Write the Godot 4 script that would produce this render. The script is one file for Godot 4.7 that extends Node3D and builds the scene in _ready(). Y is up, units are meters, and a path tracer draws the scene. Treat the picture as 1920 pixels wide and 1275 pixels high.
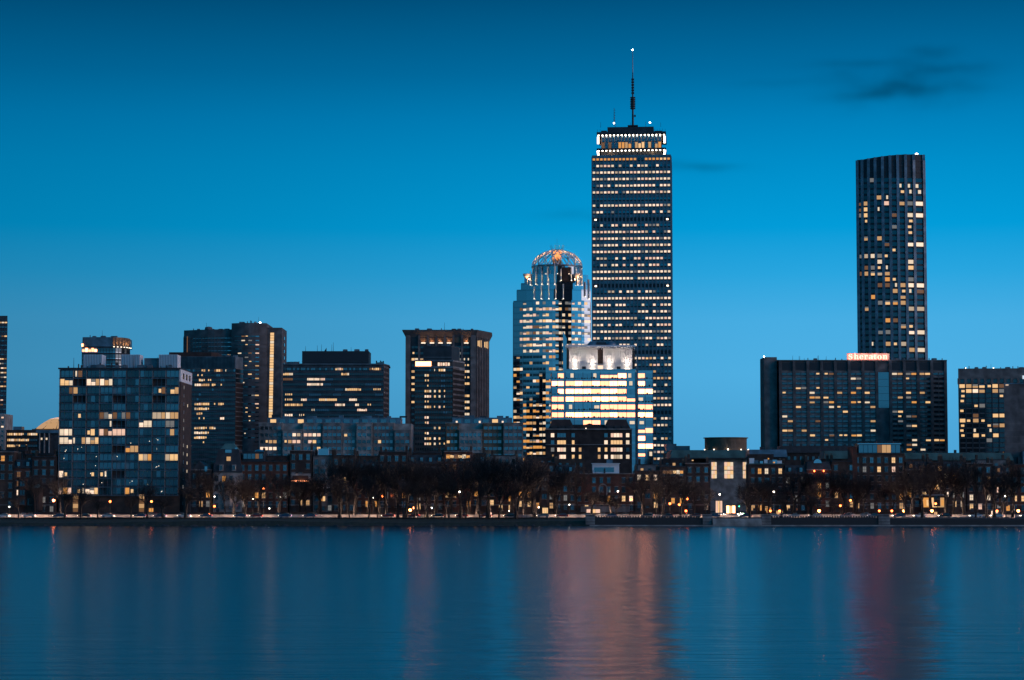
extends Node3D
# A river city at dusk: towers behind a row of town houses, bare trees and a riverside road, seen across water.
# Units are metres, y is up, the camera looks along -z from 12 m above the water.

const GROUND := 2.5
var M := {}
var taken := {}
var pending := {}
var rng := RandomNumberGenerator.new()
var cube: ArrayMesh
var noise_soft: ImageTexture
var noise_fine: ImageTexture


# ---------------------------------------------------------------- helpers
func numbered(called: String, where := "") -> String:
	var key := where + "/" + called
	taken[key] = taken.get(key, -1) + 1
	return called if taken[key] == 0 else "%s_%03d" % [called, taken[key]]


func thing(called: String, label: String, category: String, at := Vector3.ZERO, turn := 0.0, group := "") -> Node3D:
	var o := Node3D.new()
	o.name = numbered(called)
	add_child(o)
	o.position = at
	o.rotation.y = turn
	tag(o, label, category, group)
	return o


func tag(o: Node, label: String, category: String, group := "") -> void:
	o.set_meta("label", label)
	o.set_meta("category", category)
	if group != "":
		o.set_meta("group", group)


func put(parent: Node, called: String, mesh: Mesh, mat: Material, at := Transform3D()) -> MeshInstance3D:
	var o := MeshInstance3D.new()
	o.name = numbered(called, "" if parent == self else str(parent.get_instance_id()))
	o.mesh = mesh
	if mat:
		o.material_override = mat
	o.transform = at
	parent.add_child(o)
	return o


func box(parent: Node, called: String, c: Vector3, s: Vector3, mat: Material, turn := 0.0) -> MeshInstance3D:
	return put(parent, called, cube, mat, Transform3D(Basis(Vector3.UP, turn).scaled_local(s), c))


func span(parent: Node, called: String, x0: float, x1: float, y0: float, y1: float, z0: float, z1: float, mat: Material) -> MeshInstance3D:
	return box(parent, called, Vector3((x0 + x1) / 2, (y0 + y1) / 2, (z0 + z1) / 2), Vector3(absf(x1 - x0), absf(y1 - y0), absf(z1 - z0)), mat)


func structure(called: String, mesh: Mesh, mat: Material, at := Transform3D()) -> MeshInstance3D:
	var o := put(self, called, mesh, mat, at)
	o.set_meta("kind", "structure")
	return o


func make_cube() -> ArrayMesh:
	var st := begin()
	for n in [Vector3.RIGHT, Vector3.LEFT, Vector3.UP, Vector3.DOWN, Vector3.BACK, Vector3.FORWARD]:
		var u: Vector3 = Vector3(n.y, n.z, n.x)
		var v: Vector3 = n.cross(u)
		quad(st, (n - u - v) / 2, (n + u - v) / 2, (n + u + v) / 2, (n - u + v) / 2)
	return done(st)


func begin() -> SurfaceTool:
	var st := SurfaceTool.new()
	st.begin(Mesh.PRIMITIVE_TRIANGLES)
	return st


func done(st: SurfaceTool) -> ArrayMesh:
	st.generate_normals()
	return st.commit()


func tri(st: SurfaceTool, a: Vector3, b: Vector3, c: Vector3) -> void:
	st.set_smooth_group(-1)
	st.add_vertex(a)
	st.add_vertex(c)
	st.add_vertex(b)


func quad(st: SurfaceTool, a: Vector3, b: Vector3, c: Vector3, d: Vector3) -> void:
	# a b c d run counter-clockwise as seen from outside
	tri(st, a, b, c)
	tri(st, a, c, d)


func tube(st: SurfaceTool, a: Vector3, b: Vector3, ra: float, rb: float, sides := 5) -> void:
	var along := (b - a).normalized()
	var u := along.cross(Vector3(0.31, 0.2, 0.93) if absf(along.y) > 0.8 else Vector3.UP).normalized()
	var v := along.cross(u)
	for k in sides:
		var p := TAU * k / sides
		var q := TAU * (k + 1) / sides
		var e := u * cos(p) + v * sin(p)
		var g := u * cos(q) + v * sin(q)
		quad(st, a + e * ra, a + g * ra, b + g * rb, b + e * rb)


func tube_mesh(a: Vector3, b: Vector3, ra: float, rb: float, sides := 8) -> ArrayMesh:
	var st := begin()
	tube(st, a, b, ra, rb, sides)
	return done(st)


func prism(plan: Array, y0: float, y1: float, shrink := 1.0, about := Vector2.ZERO) -> ArrayMesh:
	# plan: Vector2(x, z) counter-clockwise seen from above with z towards the viewer, i.e. left to right along the front
	var st := begin()
	var n := plan.size()
	var poly := PackedVector2Array(plan)
	for k in n:
		var p: Vector2 = plan[k]
		var q: Vector2 = plan[(k + 1) % n]
		var pt := about + (p - about) * shrink
		var qt := about + (q - about) * shrink
		quad(st, Vector3(p.x, y0, p.y), Vector3(q.x, y0, q.y), Vector3(qt.x, y1, qt.y), Vector3(pt.x, y1, pt.y))
	var idx := Geometry2D.triangulate_polygon(poly)
	for k in range(0, idx.size(), 3):
		var a := about + (poly[idx[k]] - about) * shrink
		var b := about + (poly[idx[k + 1]] - about) * shrink
		var c := about + (poly[idx[k + 2]] - about) * shrink
		var up := (b - a).cross(c - a) < 0
		if up:
			tri(st, Vector3(a.x, y1, a.y), Vector3(b.x, y1, b.y), Vector3(c.x, y1, c.y))
		else:
			tri(st, Vector3(a.x, y1, a.y), Vector3(c.x, y1, c.y), Vector3(b.x, y1, b.y))
	return done(st)


func lathe(profile: Array, sides := 24, turns := 1.0) -> ArrayMesh:
	# profile: Vector2(radius, height) from the bottom up
	var st := begin()
	for k in sides:
		var p := TAU * turns * k / sides
		var q := TAU * turns * (k + 1) / sides
		for j in profile.size() - 1:
			var lo: Vector2 = profile[j]
			var hi: Vector2 = profile[j + 1]
			quad(st, Vector3(cos(q) * lo.x, lo.y, sin(q) * lo.x), Vector3(cos(p) * lo.x, lo.y, sin(p) * lo.x), Vector3(cos(p) * hi.x, hi.y, sin(p) * hi.x), Vector3(cos(q) * hi.x, hi.y, sin(q) * hi.x))
	return done(st)


func extrude(outline: Array, z0: float, z1: float) -> ArrayMesh:
	# outline: Vector2(x, y) counter-clockwise seen from +z, swept from z0 (back) to z1 (front)
	var st := begin()
	var n := outline.size()
	for k in n:
		var p: Vector2 = outline[k]
		var q: Vector2 = outline[(k + 1) % n]
		quad(st, Vector3(p.x, p.y, z1), Vector3(p.x, p.y, z0), Vector3(q.x, q.y, z0), Vector3(q.x, q.y, z1))
	var poly := PackedVector2Array(outline)
	var idx := Geometry2D.triangulate_polygon(poly)
	for k in range(0, idx.size(), 3):
		var a := poly[idx[k]]
		var b := poly[idx[k + 1]]
		var c := poly[idx[k + 2]]
		if (b - a).cross(c - a) < 0:
			var t := b
			b = c
			c = t
		tri(st, Vector3(a.x, a.y, z1), Vector3(b.x, b.y, z1), Vector3(c.x, c.y, z1))
		tri(st, Vector3(a.x, a.y, z0), Vector3(c.x, c.y, z0), Vector3(b.x, b.y, z0))
	return done(st)


func rect(w: float, depth: float) -> Array:
	return [Vector2(-w / 2, -depth), Vector2(-w / 2, 0), Vector2(w / 2, 0), Vector2(w / 2, -depth)]


# ---------------------------------------------------------------- materials
func noise_texture(seed_value: int, frequency: float, low: float, stretch := 1.0) -> ImageTexture:
	var n := FastNoiseLite.new()
	n.seed = seed_value
	n.frequency = frequency
	n.fractal_octaves = 4
	var im := n.get_seamless_image(256, 256)
	im.convert(Image.FORMAT_RGB8)
	for y in 256:
		for x in 256:
			var v := low + (1.0 - low) * im.get_pixel(x, y).r
			im.set_pixel(x, y, Color(v, v, v))
	return ImageTexture.create_from_image(im)


func mat(called: String, r: float, g: float, b: float, rough := 0.8, metal := 0.0, grain := 0.0) -> StandardMaterial3D:
	var m := StandardMaterial3D.new()
	m.resource_name = called
	m.albedo_color = Color(r, g, b).linear_to_srgb()
	m.roughness = rough
	m.metallic = metal
	if grain > 0.0:
		m.albedo_texture = noise_soft if grain < 0.2 else noise_fine
		m.uv1_triplanar = true
		m.uv1_world_triplanar = true
		m.uv1_scale = Vector3(1, 1, 1) * grain
	M[called] = m
	return m


func glow(called: String, r: float, g: float, b: float, energy: float) -> StandardMaterial3D:
	var m := StandardMaterial3D.new()
	m.resource_name = called
	m.albedo_color = Color(0.1, 0.1, 0.1)
	m.emission_enabled = true
	m.emission = Color(r, g, b).linear_to_srgb()
	m.emission_energy_multiplier = energy
	m.roughness = 0.3
	M[called] = m
	return m


func make_materials() -> void:
	noise_soft = noise_texture(3, 0.012, 0.62)
	noise_fine = noise_texture(8, 0.05, 0.55)
	# walls
	mat("brick_red", 0.16, 0.065, 0.045, 0.9, 0, 0.06)
	mat("brick_brown", 0.11, 0.072, 0.055, 0.9, 0, 0.06)
	mat("brick_dark", 0.07, 0.05, 0.045, 0.9, 0, 0.06)
	mat("concrete", 0.30, 0.25, 0.23, 0.85, 0, 0.04)
	mat("concrete_dark", 0.21, 0.19, 0.185, 0.85, 0, 0.04)
	mat("limestone", 0.50, 0.46, 0.42, 0.85, 0, 0.06)
	mat("limestone_dark", 0.33, 0.30, 0.28, 0.85, 0, 0.06)
	mat("sandstone", 0.30, 0.20, 0.13, 0.85, 0, 0.06)
	mat("granite", 0.055, 0.058, 0.06, 0.8, 0, 0.3)
	mat("white_metal", 0.82, 0.83, 0.84, 0.5)
	mat("white_panel", 0.78, 0.78, 0.78, 0.6)
	mat("grey_metal", 0.26, 0.28, 0.30, 0.45, 0.3, 0.04)
	mat("dark_metal", 0.06, 0.066, 0.075, 0.5, 0.2, 0.04)
	mat("black_metal", 0.03, 0.034, 0.04, 0.55, 0.1)
	mat("steel_blue", 0.25, 0.31, 0.36, 0.4, 0.5, 0.04)
	mat("copper_green", 0.10, 0.24, 0.22, 0.7, 0.0, 0.04)
	mat("slate", 0.055, 0.06, 0.068, 0.7, 0, 0.1)
	mat("roof_tar", 0.05, 0.05, 0.052, 0.9, 0, 0.06)
	mat("brown_panel", 0.075, 0.042, 0.034, 0.8, 0, 0.06)
	mat("spandrel", 0.11, 0.115, 0.125, 0.6, 0.0, 0.04)
	mat("tower_panel", 0.30, 0.35, 0.38, 0.35, 0.6, 0.04)
	mat("tower_fin", 0.17, 0.19, 0.21, 0.4, 0.4)
	mat("bronze_panel", 0.11, 0.09, 0.08, 0.55, 0.2, 0.04)
	# glass
	mat("glass_dark", 0.085, 0.11, 0.12, 0.08, 0.75)
	mat("glass_mid", 0.16, 0.21, 0.23, 0.1, 0.85)
	mat("glass_black", 0.065, 0.075, 0.08, 0.1, 0.7)
	mat("glass_sky", 0.30, 0.35, 0.38, 0.07, 0.95)
	mat("glass_blind", 0.30, 0.36, 0.38, 0.35, 0.4)
	mat("glass_deep", 0.24, 0.28, 0.31, 0.07, 0.95)
	# lit windows and lamps
	glow("lit_white", 1.0, 0.72, 0.52, 1.2)
	glow("lit_white_soft", 1.0, 0.78, 0.55, 0.85)
	glow("lit_white_low", 1.0, 0.74, 0.5, 0.5)
	glow("lit_pink", 1.0, 0.62, 0.45, 0.9)
	glow("lit_warm", 1.0, 0.60, 0.27, 0.95)
	glow("lit_warm_soft", 1.0, 0.56, 0.24, 0.55)
	glow("lit_orange", 1.0, 0.43, 0.10, 0.75)
	glow("lit_dim", 1.0, 0.46, 0.18, 0.16)
	glow("lit_dim_grey", 0.75, 0.72, 0.68, 0.22)
	glow("lit_cool", 0.70, 0.85, 1.0, 0.9)
	glow("lit_office", 1.0, 0.31, 0.125, 8.0)
	glow("lit_office_soft", 1.0, 0.30, 0.15, 3.6)
	glow("bulb_white", 1.0, 0.86, 0.70, 9.0)
	glow("bulb_warm", 1.0, 0.16, 0.035, 12.0)
	glow("bulb_small", 1.0, 0.80, 0.60, 4.0)
	glow("beacon", 0.9, 0.95, 1.0, 12.0)
	glow("sign_glow", 1.0, 0.08, 0.055, 13.0)
	glow("tail_red", 1.0, 0.10, 0.05, 5.0)
	glow("head_white", 1.0, 0.78, 0.62, 14.0)
	glow("signal_green", 0.1, 1.0, 0.55, 6.0)


func light_of(ch: String, h: float) -> Material:
	match ch:
		"w": return M.lit_white if h < 0.5 else (M.lit_white_soft if h < 0.74 else (M.lit_white_low if h < 0.88 else M.lit_pink))
		"p": return M.lit_pink
		"y": return M.lit_warm if h < 0.5 else (M.lit_warm_soft if h < 0.8 else M.lit_white_soft)
		"o": return M.lit_orange if h < 0.7 else M.lit_warm_soft
		"d": return M.lit_dim if h < 0.6 else M.lit_dim_grey
		"g": return M.lit_dim_grey
		"c": return M.lit_cool
		"W": return M.lit_office if h < 0.6 else M.lit_office_soft
		"V": return M.lit_office_soft
		"t": return M.glass_blind
		"m": return M.glass_mid
		"k": return M.glass_black
		"b": return M.glass_sky
		"n": return M.brown_panel
	return null


func chance(a: int, b: int, c := 0) -> float:
	var h := (a * 73856093) ^ (b * 19349663) ^ (c * 83492791)
	h = (h ^ (h >> 13)) * 1274126177
	return float((h ^ (h >> 16)) & 0xFFFF) / 65536.0


# A storeyed face along a line of plan points (left to right seen from outside). Every cell is a recessed pane between
# proud floor bands and piers. o.pick(column, row) returns one letter per cell; lit panes may fill only part of a cell.
func skin(b: Node3D, pts: Array, counts: Array, y0: float, rows: int, fh: float, o: Dictionary) -> void:
	var band: float = o.get("band", 1.0)
	var pier: float = o.get("pier", 0.4)
	var proud: float = o.get("proud", 0.35)
	var wall: Material = o.wall
	var pier_mat: Material = o.get("pier_mat", wall)
	var glass: Material = o.get("glass", M.glass_dark)
	var pick: Callable = o.get("pick", func(_c, _r): return ".")
	var pier_every: int = o.get("pier_every", 1)
	var pier_proud: float = o.get("pier_proud", proud + 0.06)
	var seed_value: int = o.get("seed", 1)
	var list: Array = pending.get_or_add(b, [])
	var strip := begin()
	var col := 0
	var total := rows * fh
	for s in pts.size() - 1:
		var p: Vector2 = pts[s]
		var q: Vector2 = pts[s + 1]
		var dir := (q - p).normalized()
		var length := p.distance_to(q)
		var out := Vector2(-dir.y, dir.x)
		var basis := Basis(Vector3(dir.x, 0, dir.y), Vector3.UP, Vector3(out.x, 0, out.y))
		var foot := Vector3(p.x, 0, p.y)
		if band > 0:
			strip.append_from(cube, 0, Transform3D(basis.scaled_local(Vector3(length + proud * 0.5, band, proud)), foot + basis * Vector3(length / 2, 0, proud / 2)))
		var n: int = counts[s]
		var cw := length / n
		for c in n + 1:
			if pier > 0 and (col + c) % pier_every == 0 and (c < n or s == pts.size() - 2 or pts.size() == 2):
				put(b, o.get("pier_name", "pier"), cube, pier_mat, Transform3D(basis.scaled_local(Vector3(pier, total, pier_proud)), foot + basis * Vector3(c * cw, y0 + total / 2, pier_proud / 2)))
		for c in n:
			for r in rows:
				var ch: String = pick.call(col + c, r)
				if ch == " ":
					continue
				var w := cw - (pier if pier_every == 1 else 0.12)
				var hgt := fh - band
				var mid := Vector3((c + 0.5) * cw, y0 + (rows - 1 - r) * fh + band / 2 + fh / 2, 0.06)
				var h := chance(col + c, r, seed_value)
				var part := ch
				if part == "h" or part == "s" or part == "q" or part == "v":
					list.append([Transform3D(basis.scaled_local(Vector3(w, hgt, 0.1)), foot + basis * mid), glass, 0.0])
					var pw := w * (1.0 if part == "h" else (0.38 if part == "s" else 0.6))
					var ph := hgt * (0.5 if part == "h" else (0.8 if part == "s" else 0.55))
					mid += Vector3((h - 0.5) * (w - pw) * 0.9, -(hgt - ph) * (0.5 if part == "h" else 0.2), 0.07)
					list.append([Transform3D(basis.scaled_local(Vector3(pw, ph, 0.1)), foot + basis * mid), M.lit_office_soft if part == "h" else (M.lit_warm if part == "q" else M.lit_white_soft), pw * ph + 100.0])
					continue
				var m := light_of(ch, h)
				var lit: bool = m != null and m is StandardMaterial3D and m.emission_enabled
				if m == null:
					m = glass
				if lit and o.get("ragged", true):
					# rooms differ: some blinds are half down, so the lit part is shorter
					var k := chance(r, col + c, seed_value + 7)
					if k > 0.72:
						var cut := hgt * (0.25 + 0.3 * (k - 0.72) / 0.28)
						list.append([Transform3D(basis.scaled_local(Vector3(w, cut, 0.1)), foot + basis * (mid + Vector3(0, (hgt - cut) / 2, 0))), M.lit_dim_grey if k > 0.9 else M.glass_blind, 0.0])
						list.append([Transform3D(basis.scaled_local(Vector3(w, hgt - cut, 0.1)), foot + basis * (mid - Vector3(0, cut / 2, 0))), m, 100.0 + w * hgt])
						continue
				list.append([Transform3D(basis.scaled_local(Vector3(w, hgt, 0.1)), foot + basis * mid), m, w * hgt + (100.0 if lit else 0.0)])
		col += n
	if band > 0:
		var mesh := strip.commit()
		for r in rows + 1:
			put(b, o.get("band_name", "spandrel"), mesh, wall, Transform3D(Basis(), Vector3(0, y0 + r * fh, 0)))


# The panes gathered for a building: the largest become parts, the rest one joined part.
func glaze(b: Node3D, most := 240) -> void:
	var list: Array = pending.get(b, [])
	list.sort_custom(func(x, y): return x[2] > y[2])
	var rest := {}
	for k in list.size():
		if k < most:
			put(b, "window", cube, list[k][1], list[k][0])
		else:
			var st: SurfaceTool = rest.get_or_add(list[k][1], begin())
			st.append_from(cube, 0, list[k][0])
	if rest.size():
		var mesh := ArrayMesh.new()
		for m in rest:
			rest[m].commit(mesh)
			mesh.surface_set_material(mesh.get_surface_count() - 1, m)
		put(b, "window_grid", mesh, null).set_meta("kind", "stuff")
	pending.erase(b)


func rows_of(lines: Array) -> Callable:
	return func(c: int, r: int) -> String:
		if r >= lines.size() or c >= lines[r].length():
			return "."
		return lines[r][c]


func dense(levels: String, letters: String, off: String, seed_value: int) -> Callable:
	# one digit per storey: how many of ten windows are lit; runs of neighbours tend to be lit together
	return func(c: int, r: int) -> String:
		var ch := levels[mini(r, levels.length() - 1)]
		if ch == "x":
			return " "
		var v := 0.55 * chance(c, r, seed_value) + 0.45 * chance(c / 3, r, seed_value + 5)
		if v * 10.0 < float(ch.to_int()) + 0.01 * float(ch.to_int()):
			return letters[int(chance(c, r, seed_value + 11) * letters.length())]
		return off[int(chance(c, r, seed_value + 17) * off.length())]


# vents, cooling units, pipes and whip aerials on a flat roof
func roof_clutter(b: Node3D, x0: float, x1: float, y: float, z: float, n: int, seed_value: int) -> void:
	for k in n:
		var x := lerpf(x0, x1, (k + chance(k, 1, seed_value)) / n)
		var h := chance(k, 2, seed_value)
		if h < 0.45:
			var unit := box(b, "cooling_unit", Vector3(x, y + 0.6, z - 3.0 * chance(k, 3, seed_value)), Vector3(1.2 + 2.0 * chance(k, 4, seed_value), 1.2, 1.8), M.grey_metal)
			box(unit, "unit_cap", Vector3(0, 0.56, 0), Vector3(0.7, 0.12, 0.7), M.dark_metal)
		elif h < 0.75:
			put(b, "vent_pipe", tube_mesh(Vector3(x, y, z - 1.5), Vector3(x, y + 1.0 + 1.2 * chance(k, 5, seed_value), z - 1.5), 0.25, 0.25, 7), M.dark_metal)
		else:
			put(b, "roof_aerial", tube_mesh(Vector3(x, y, z - 2.0), Vector3(x, y + 2.5 + 3.0 * chance(k, 6, seed_value), z - 2.0), 0.13, 0.06, 5), M.black_metal)


func lamp_light(parent: Node3D, at: Vector3, color: Color, energy: float, size := 0.2) -> void:
	var l := OmniLight3D.new()
	l.name = numbered("lamp_light", str(parent.get_instance_id()))
	l.light_color = color
	l.light_energy = energy
	l.light_size = size
	l.omni_range = 60
	l.omni_attenuation = 2.0
	l.shadow_enabled = true
	l.position = at
	parent.add_child(l)


func spot_light(parent: Node3D, at: Vector3, towards: Vector3, color: Color, energy: float, angle: float, size := 0.2) -> void:
	var l := SpotLight3D.new()
	l.name = numbered("spot_light", str(parent.get_instance_id()))
	l.light_color = color
	l.light_energy = energy
	l.light_size = size
	l.spot_angle = angle
	l.spot_angle_attenuation = 0.8
	l.spot_range = 80
	l.spot_attenuation = 2.0
	l.shadow_enabled = true
	l.position = at
	l.basis = Basis.looking_at(towards.normalized(), Vector3.UP if absf(towards.normalized().y) < 0.95 else Vector3.RIGHT)
	parent.add_child(l)


func sky_color(el: float, az: float) -> Color:
	var keys := [[-90.0, 20, 62, 92], [0.0, 74, 158, 208], [1.5, 76, 164, 214], [3.0, 78, 173, 224], [4.4, 70, 171, 224], [5.6, 40, 163, 220], [6.8, 2, 154, 214], [8.4, 0, 140, 199], [9.6, 0, 126, 184], [10.8, 0, 107, 160], [12.7, 0, 82, 127], [16.0, 0, 80, 126], [26.0, 0, 90, 140], [45.0, 0, 104, 158], [90.0, 0, 104, 158]]
	var c := Color.BLACK
	for k in keys.size() - 1:
		if el >= keys[k][0] and el <= keys[k + 1][0]:
			var t: float = (el - keys[k][0]) / (keys[k + 1][0] - keys[k][0])
			var a := Color8(keys[k][1], keys[k][2], keys[k][3]).srgb_to_linear()
			var b := Color8(keys[k + 1][1], keys[k + 1][2], keys[k + 1][3]).srgb_to_linear()
			c = a.lerp(b, t)
			break
	# brighter over the city, dimmer towards the east, and the last glow of the west behind the viewer's shoulder
	var f := 0.73 + 0.27 * exp(-pow((az - 9.0) / 14.0, 2) * 0.5)
	f = pow(f, 1.0 + 1.3 * clampf((11.0 - el) / 7.0, 0.0, 1.0))
	var west := wrapf(az - 118.0, -180.0, 180.0)
	f += 1.5 * exp(-pow(west / 40.0, 2) * 0.5) * cos(deg_to_rad(maxf(el, 0.0)))
	return Color(c.r * f, c.g * f, c.b * f)


func make_sky() -> PanoramaSkyMaterial:
	var w := 4096
	var h := 2048
	var im := Image.create(w, h, false, Image.FORMAT_RGBF)
	var n := FastNoiseLite.new()
	n.seed = 21
	n.frequency = 0.9
	n.fractal_octaves = 4
	var azf := PackedFloat32Array()
	azf.resize(w)
	# wisps of cloud: azimuth, elevation, half width, half height, strength
	var wisps := [[10.3, 10.35, 1.15, 0.30, 0.46], [10.9, 11.15, 0.4, 0.10, 0.36], [11.3, 10.75, 0.7, 0.08, 0.3], [9.0, 10.95, 0.9, 0.07, 0.2], [9.4, 10.1, 0.8, 0.09, 0.2], [4.9, 8.35, 0.75, 0.07, 0.28], [3.9, 8.5, 0.5, 0.05, 0.2], [2.0, 7.15, 0.9, 0.10, 0.14], [6.9, 10.5, 0.7, 0.06, 0.14], [-31.0, 9.5, 2.4, 0.3, 0.4], [37.0, 8.2, 2.0, 0.3, 0.4]]
	for y in h:
		var el := 90.0 - (y + 0.5) / h * 180.0
		var base := sky_color(el, 9.0)
		if el < -1.0:
			im.fill_rect(Rect2i(0, y, w, 1), base)
			continue
		var low := el > 6.5 and el < 12.5
		# the azimuth factor changes slowly: sample it every 16 columns
		for x in range(0, w, 16):
			var a := sky_color(el, wrapf(x / float(w) * 360.0, -180.0, 180.0)).b / base.b
			var b := sky_color(el, wrapf((x + 16) / float(w) * 360.0, -180.0, 180.0)).b / base.b
			for j in 16:
				azf[x + j] = lerpf(a, b, j / 16.0)
		for x in w:
			var az := wrapf((x + 0.5) / w * 360.0, -180.0, 180.0)
			var f := azf[x]
			if low and absf(az) < 44.0:
				var dark := 0.0
				for k in wisps:
					var u: float = (az - k[0]) / k[2]
					var v: float = (el - k[1]) / k[3]
					if absf(u) < 3.0 and absf(v) < 4.0:
						v += 0.9 * n.get_noise_2d(az * 0.8, el * 1.2)
						var shape := exp(-0.5 * (u * u + v * v)) * (0.85 + 0.7 * n.get_noise_2d(az * 0.5 + 40.0, el * 2.6))
						dark += maxf(shape, 0.0) * float(k[4])
				f *= 1.0 - minf(dark, 0.6)
			im.set_pixel(x, y, Color(base.r * f, base.g * f, base.b * f))
	var m := PanoramaSkyMaterial.new()
	m.panorama = ImageTexture.create_from_image(im)
	return m


func _ready() -> void:
	rng.seed = 7
	# camera
	var cam := Camera3D.new()
	cam.name = "camera"
	cam.position = Vector3(0, 12, 0)
	cam.rotation.x = atan(282.5 / 4130.0)
	cam.fov = rad_to_deg(2.0 * atan(637.5 / 4130.0))
	cam.near = 1.0
	cam.far = 12000.0
	add_child(cam)
	cam.current = true
	# dusk sky
	var env := Environment.new()
	env.background_mode = Environment.BG_SKY
	env.sky = Sky.new()
	env.sky.sky_material = make_sky()
	env.tonemap_mode = Environment.TONE_MAPPER_LINEAR
	env.tonemap_exposure = 1.0
	env.sdfgi_enabled = true
	env.ssao_enabled = true
	env.ssil_enabled = true
	var world := WorldEnvironment.new()
	world.environment = env
	add_child(world)
	# the last warm light of the western sky
	var sun := DirectionalLight3D.new()
	sun.name = "evening_light"
	sun.light_color = Color(1.0, 0.78, 0.66)
	sun.light_energy = 0.3
	sun.light_angular_distance = 44.0
	sun.shadow_enabled = true
	add_child(sun)
	sun.basis = Basis.looking_at(Vector3(-0.92, -0.22, -0.34).normalized())

	cube = make_cube()
	make_materials()
	build_setting()
	build_towers()
	build_middle_blocks()
	build_houses()
	build_riverside()
	build_trees()


# ---------------------------------------------------------------- river, ground, road
func build_setting() -> void:
	# river
	var wave := FastNoiseLite.new()
	wave.seed = 5
	wave.frequency = 0.02
	wave.fractal_octaves = 5
	wave.fractal_gain = 0.6
	var wim := wave.get_seamless_image(512, 512)
	wim.convert(Image.FORMAT_RGBA8)
	wim.bump_map_to_normal_map(6.0)
	var water := mat("river_water", 0.004, 0.014, 0.022, 0.19, 0.0)
	water.normal_enabled = true
	water.normal_texture = ImageTexture.create_from_image(wim)
	water.normal_scale = 0.14
	water.anisotropy_enabled = true
	water.anisotropy = -0.8
	water.metallic_specular = 0.5
	water.uv1_triplanar = true
	water.uv1_world_triplanar = true
	water.uv1_scale = Vector3(0.003, 0.02, 0.02)
	var st := begin()
	for v in [Vector3(-4000, 0, 1500), Vector3(4000, 0, -760), Vector3(4000, 0, 1500), Vector3(-4000, 0, 1500), Vector3(-4000, 0, -760), Vector3(4000, 0, -760)]:
		st.set_uv(Vector2(v.x, v.z) * 0.01)
		st.add_vertex(v)
	structure("river", done(st), water)
	# land
	mat("earth", 0.045, 0.04, 0.03, 0.95, 0, 0.12)
	mat("bank_grass", 0.05, 0.045, 0.025, 0.95, 0, 0.12)
	mat("asphalt", 0.05, 0.05, 0.052, 0.9, 0, 0.15)
	st = begin()
	quad(st, Vector3(-6000, GROUND - 0.02, -768), Vector3(6000, GROUND - 0.02, -768), Vector3(6000, GROUND - 0.02, -9000), Vector3(-6000, GROUND - 0.02, -9000))
	structure("ground", done(st), M.earth)
	# sloping bank with an uneven foot on the grassy stretch
	st = begin()
	var x_end: float = 26.86
	var nx := 260
	var foot := []
	for k in nx + 1:
		var x := lerpf(-700.0, x_end, float(k) / nx)
		foot.append([x, -750.0 - 2.0 * sin(x * 0.021) - 1.1 * sin(x * 0.13 + 1.0) + (chance(k, 3) - 0.5) * 0.8, 1.25 + 0.35 * sin(x * 0.05) + 0.3 * chance(k, 9)])
	for k in nx:
		var a: Array = foot[k]
		var b: Array = foot[k + 1]
		quad(st, Vector3(a[0], -0.1, a[1]), Vector3(b[0], -0.1, b[1]), Vector3(b[0], b[2], b[1] - 4.0), Vector3(a[0], a[2], a[1] - 4.0))
		quad(st, Vector3(a[0], a[2], a[1] - 4.0), Vector3(b[0], b[2], b[1] - 4.0), Vector3(b[0], GROUND, -772), Vector3(a[0], GROUND, -772))
	structure("bank", done(st), M.bank_grass)
	# riverside road: two carriageways and a kerb
	st = begin()
	quad(st, Vector3(-700, GROUND + 0.004, -778), Vector3(700, GROUND + 0.004, -778), Vector3(700, GROUND + 0.004, -799), Vector3(-700, GROUND + 0.004, -799))
	structure("road", done(st), M.asphalt)
	var kerb := structure("kerb", cube, M.granite, Transform3D(Basis().scaled(Vector3(1400, 0.14, 0.3)), Vector3(0, GROUND + 0.07, -777.8)))
	kerb.name = "kerb"
	mat("paint", 0.6, 0.6, 0.58, 0.8, 0, 0.15)
	for z in [-781.6, -795.6]:
		st = begin()
		for k in 120:
			var x := -360.0 + k * 6.0
			quad(st, Vector3(x, GROUND + 0.008, z), Vector3(x + 3.0, GROUND + 0.008, z), Vector3(x + 3.0, GROUND + 0.008, z - 0.15), Vector3(x, GROUND + 0.008, z - 0.15))
		structure("road_marking", done(st), M.paint)
	# granite seawall; its ledge is coloured pale for sky caught on wet stone
	var x1: float = x_end - 0.5
	structure("seawall", cube, M.granite, Transform3D(Basis().scaled(Vector3(700, 2.9, 9)), Vector3(x1 + 350, 1.1, -755.5)))
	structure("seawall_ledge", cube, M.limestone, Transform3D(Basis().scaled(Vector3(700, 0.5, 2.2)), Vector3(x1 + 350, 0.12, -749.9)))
	structure("path", cube, M.granite, Transform3D(Basis().scaled(Vector3(700, 0.3, 10)), Vector3(x1 + 350, GROUND - 0.06, -765)))


# ---------------------------------------------------------------- towers
func build_towers() -> void:
	office_tower()
	domed_tower()
	slab_tower()
	hotel_with_sign()
	hotel_on_the_slope()
	flared_tower()


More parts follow.
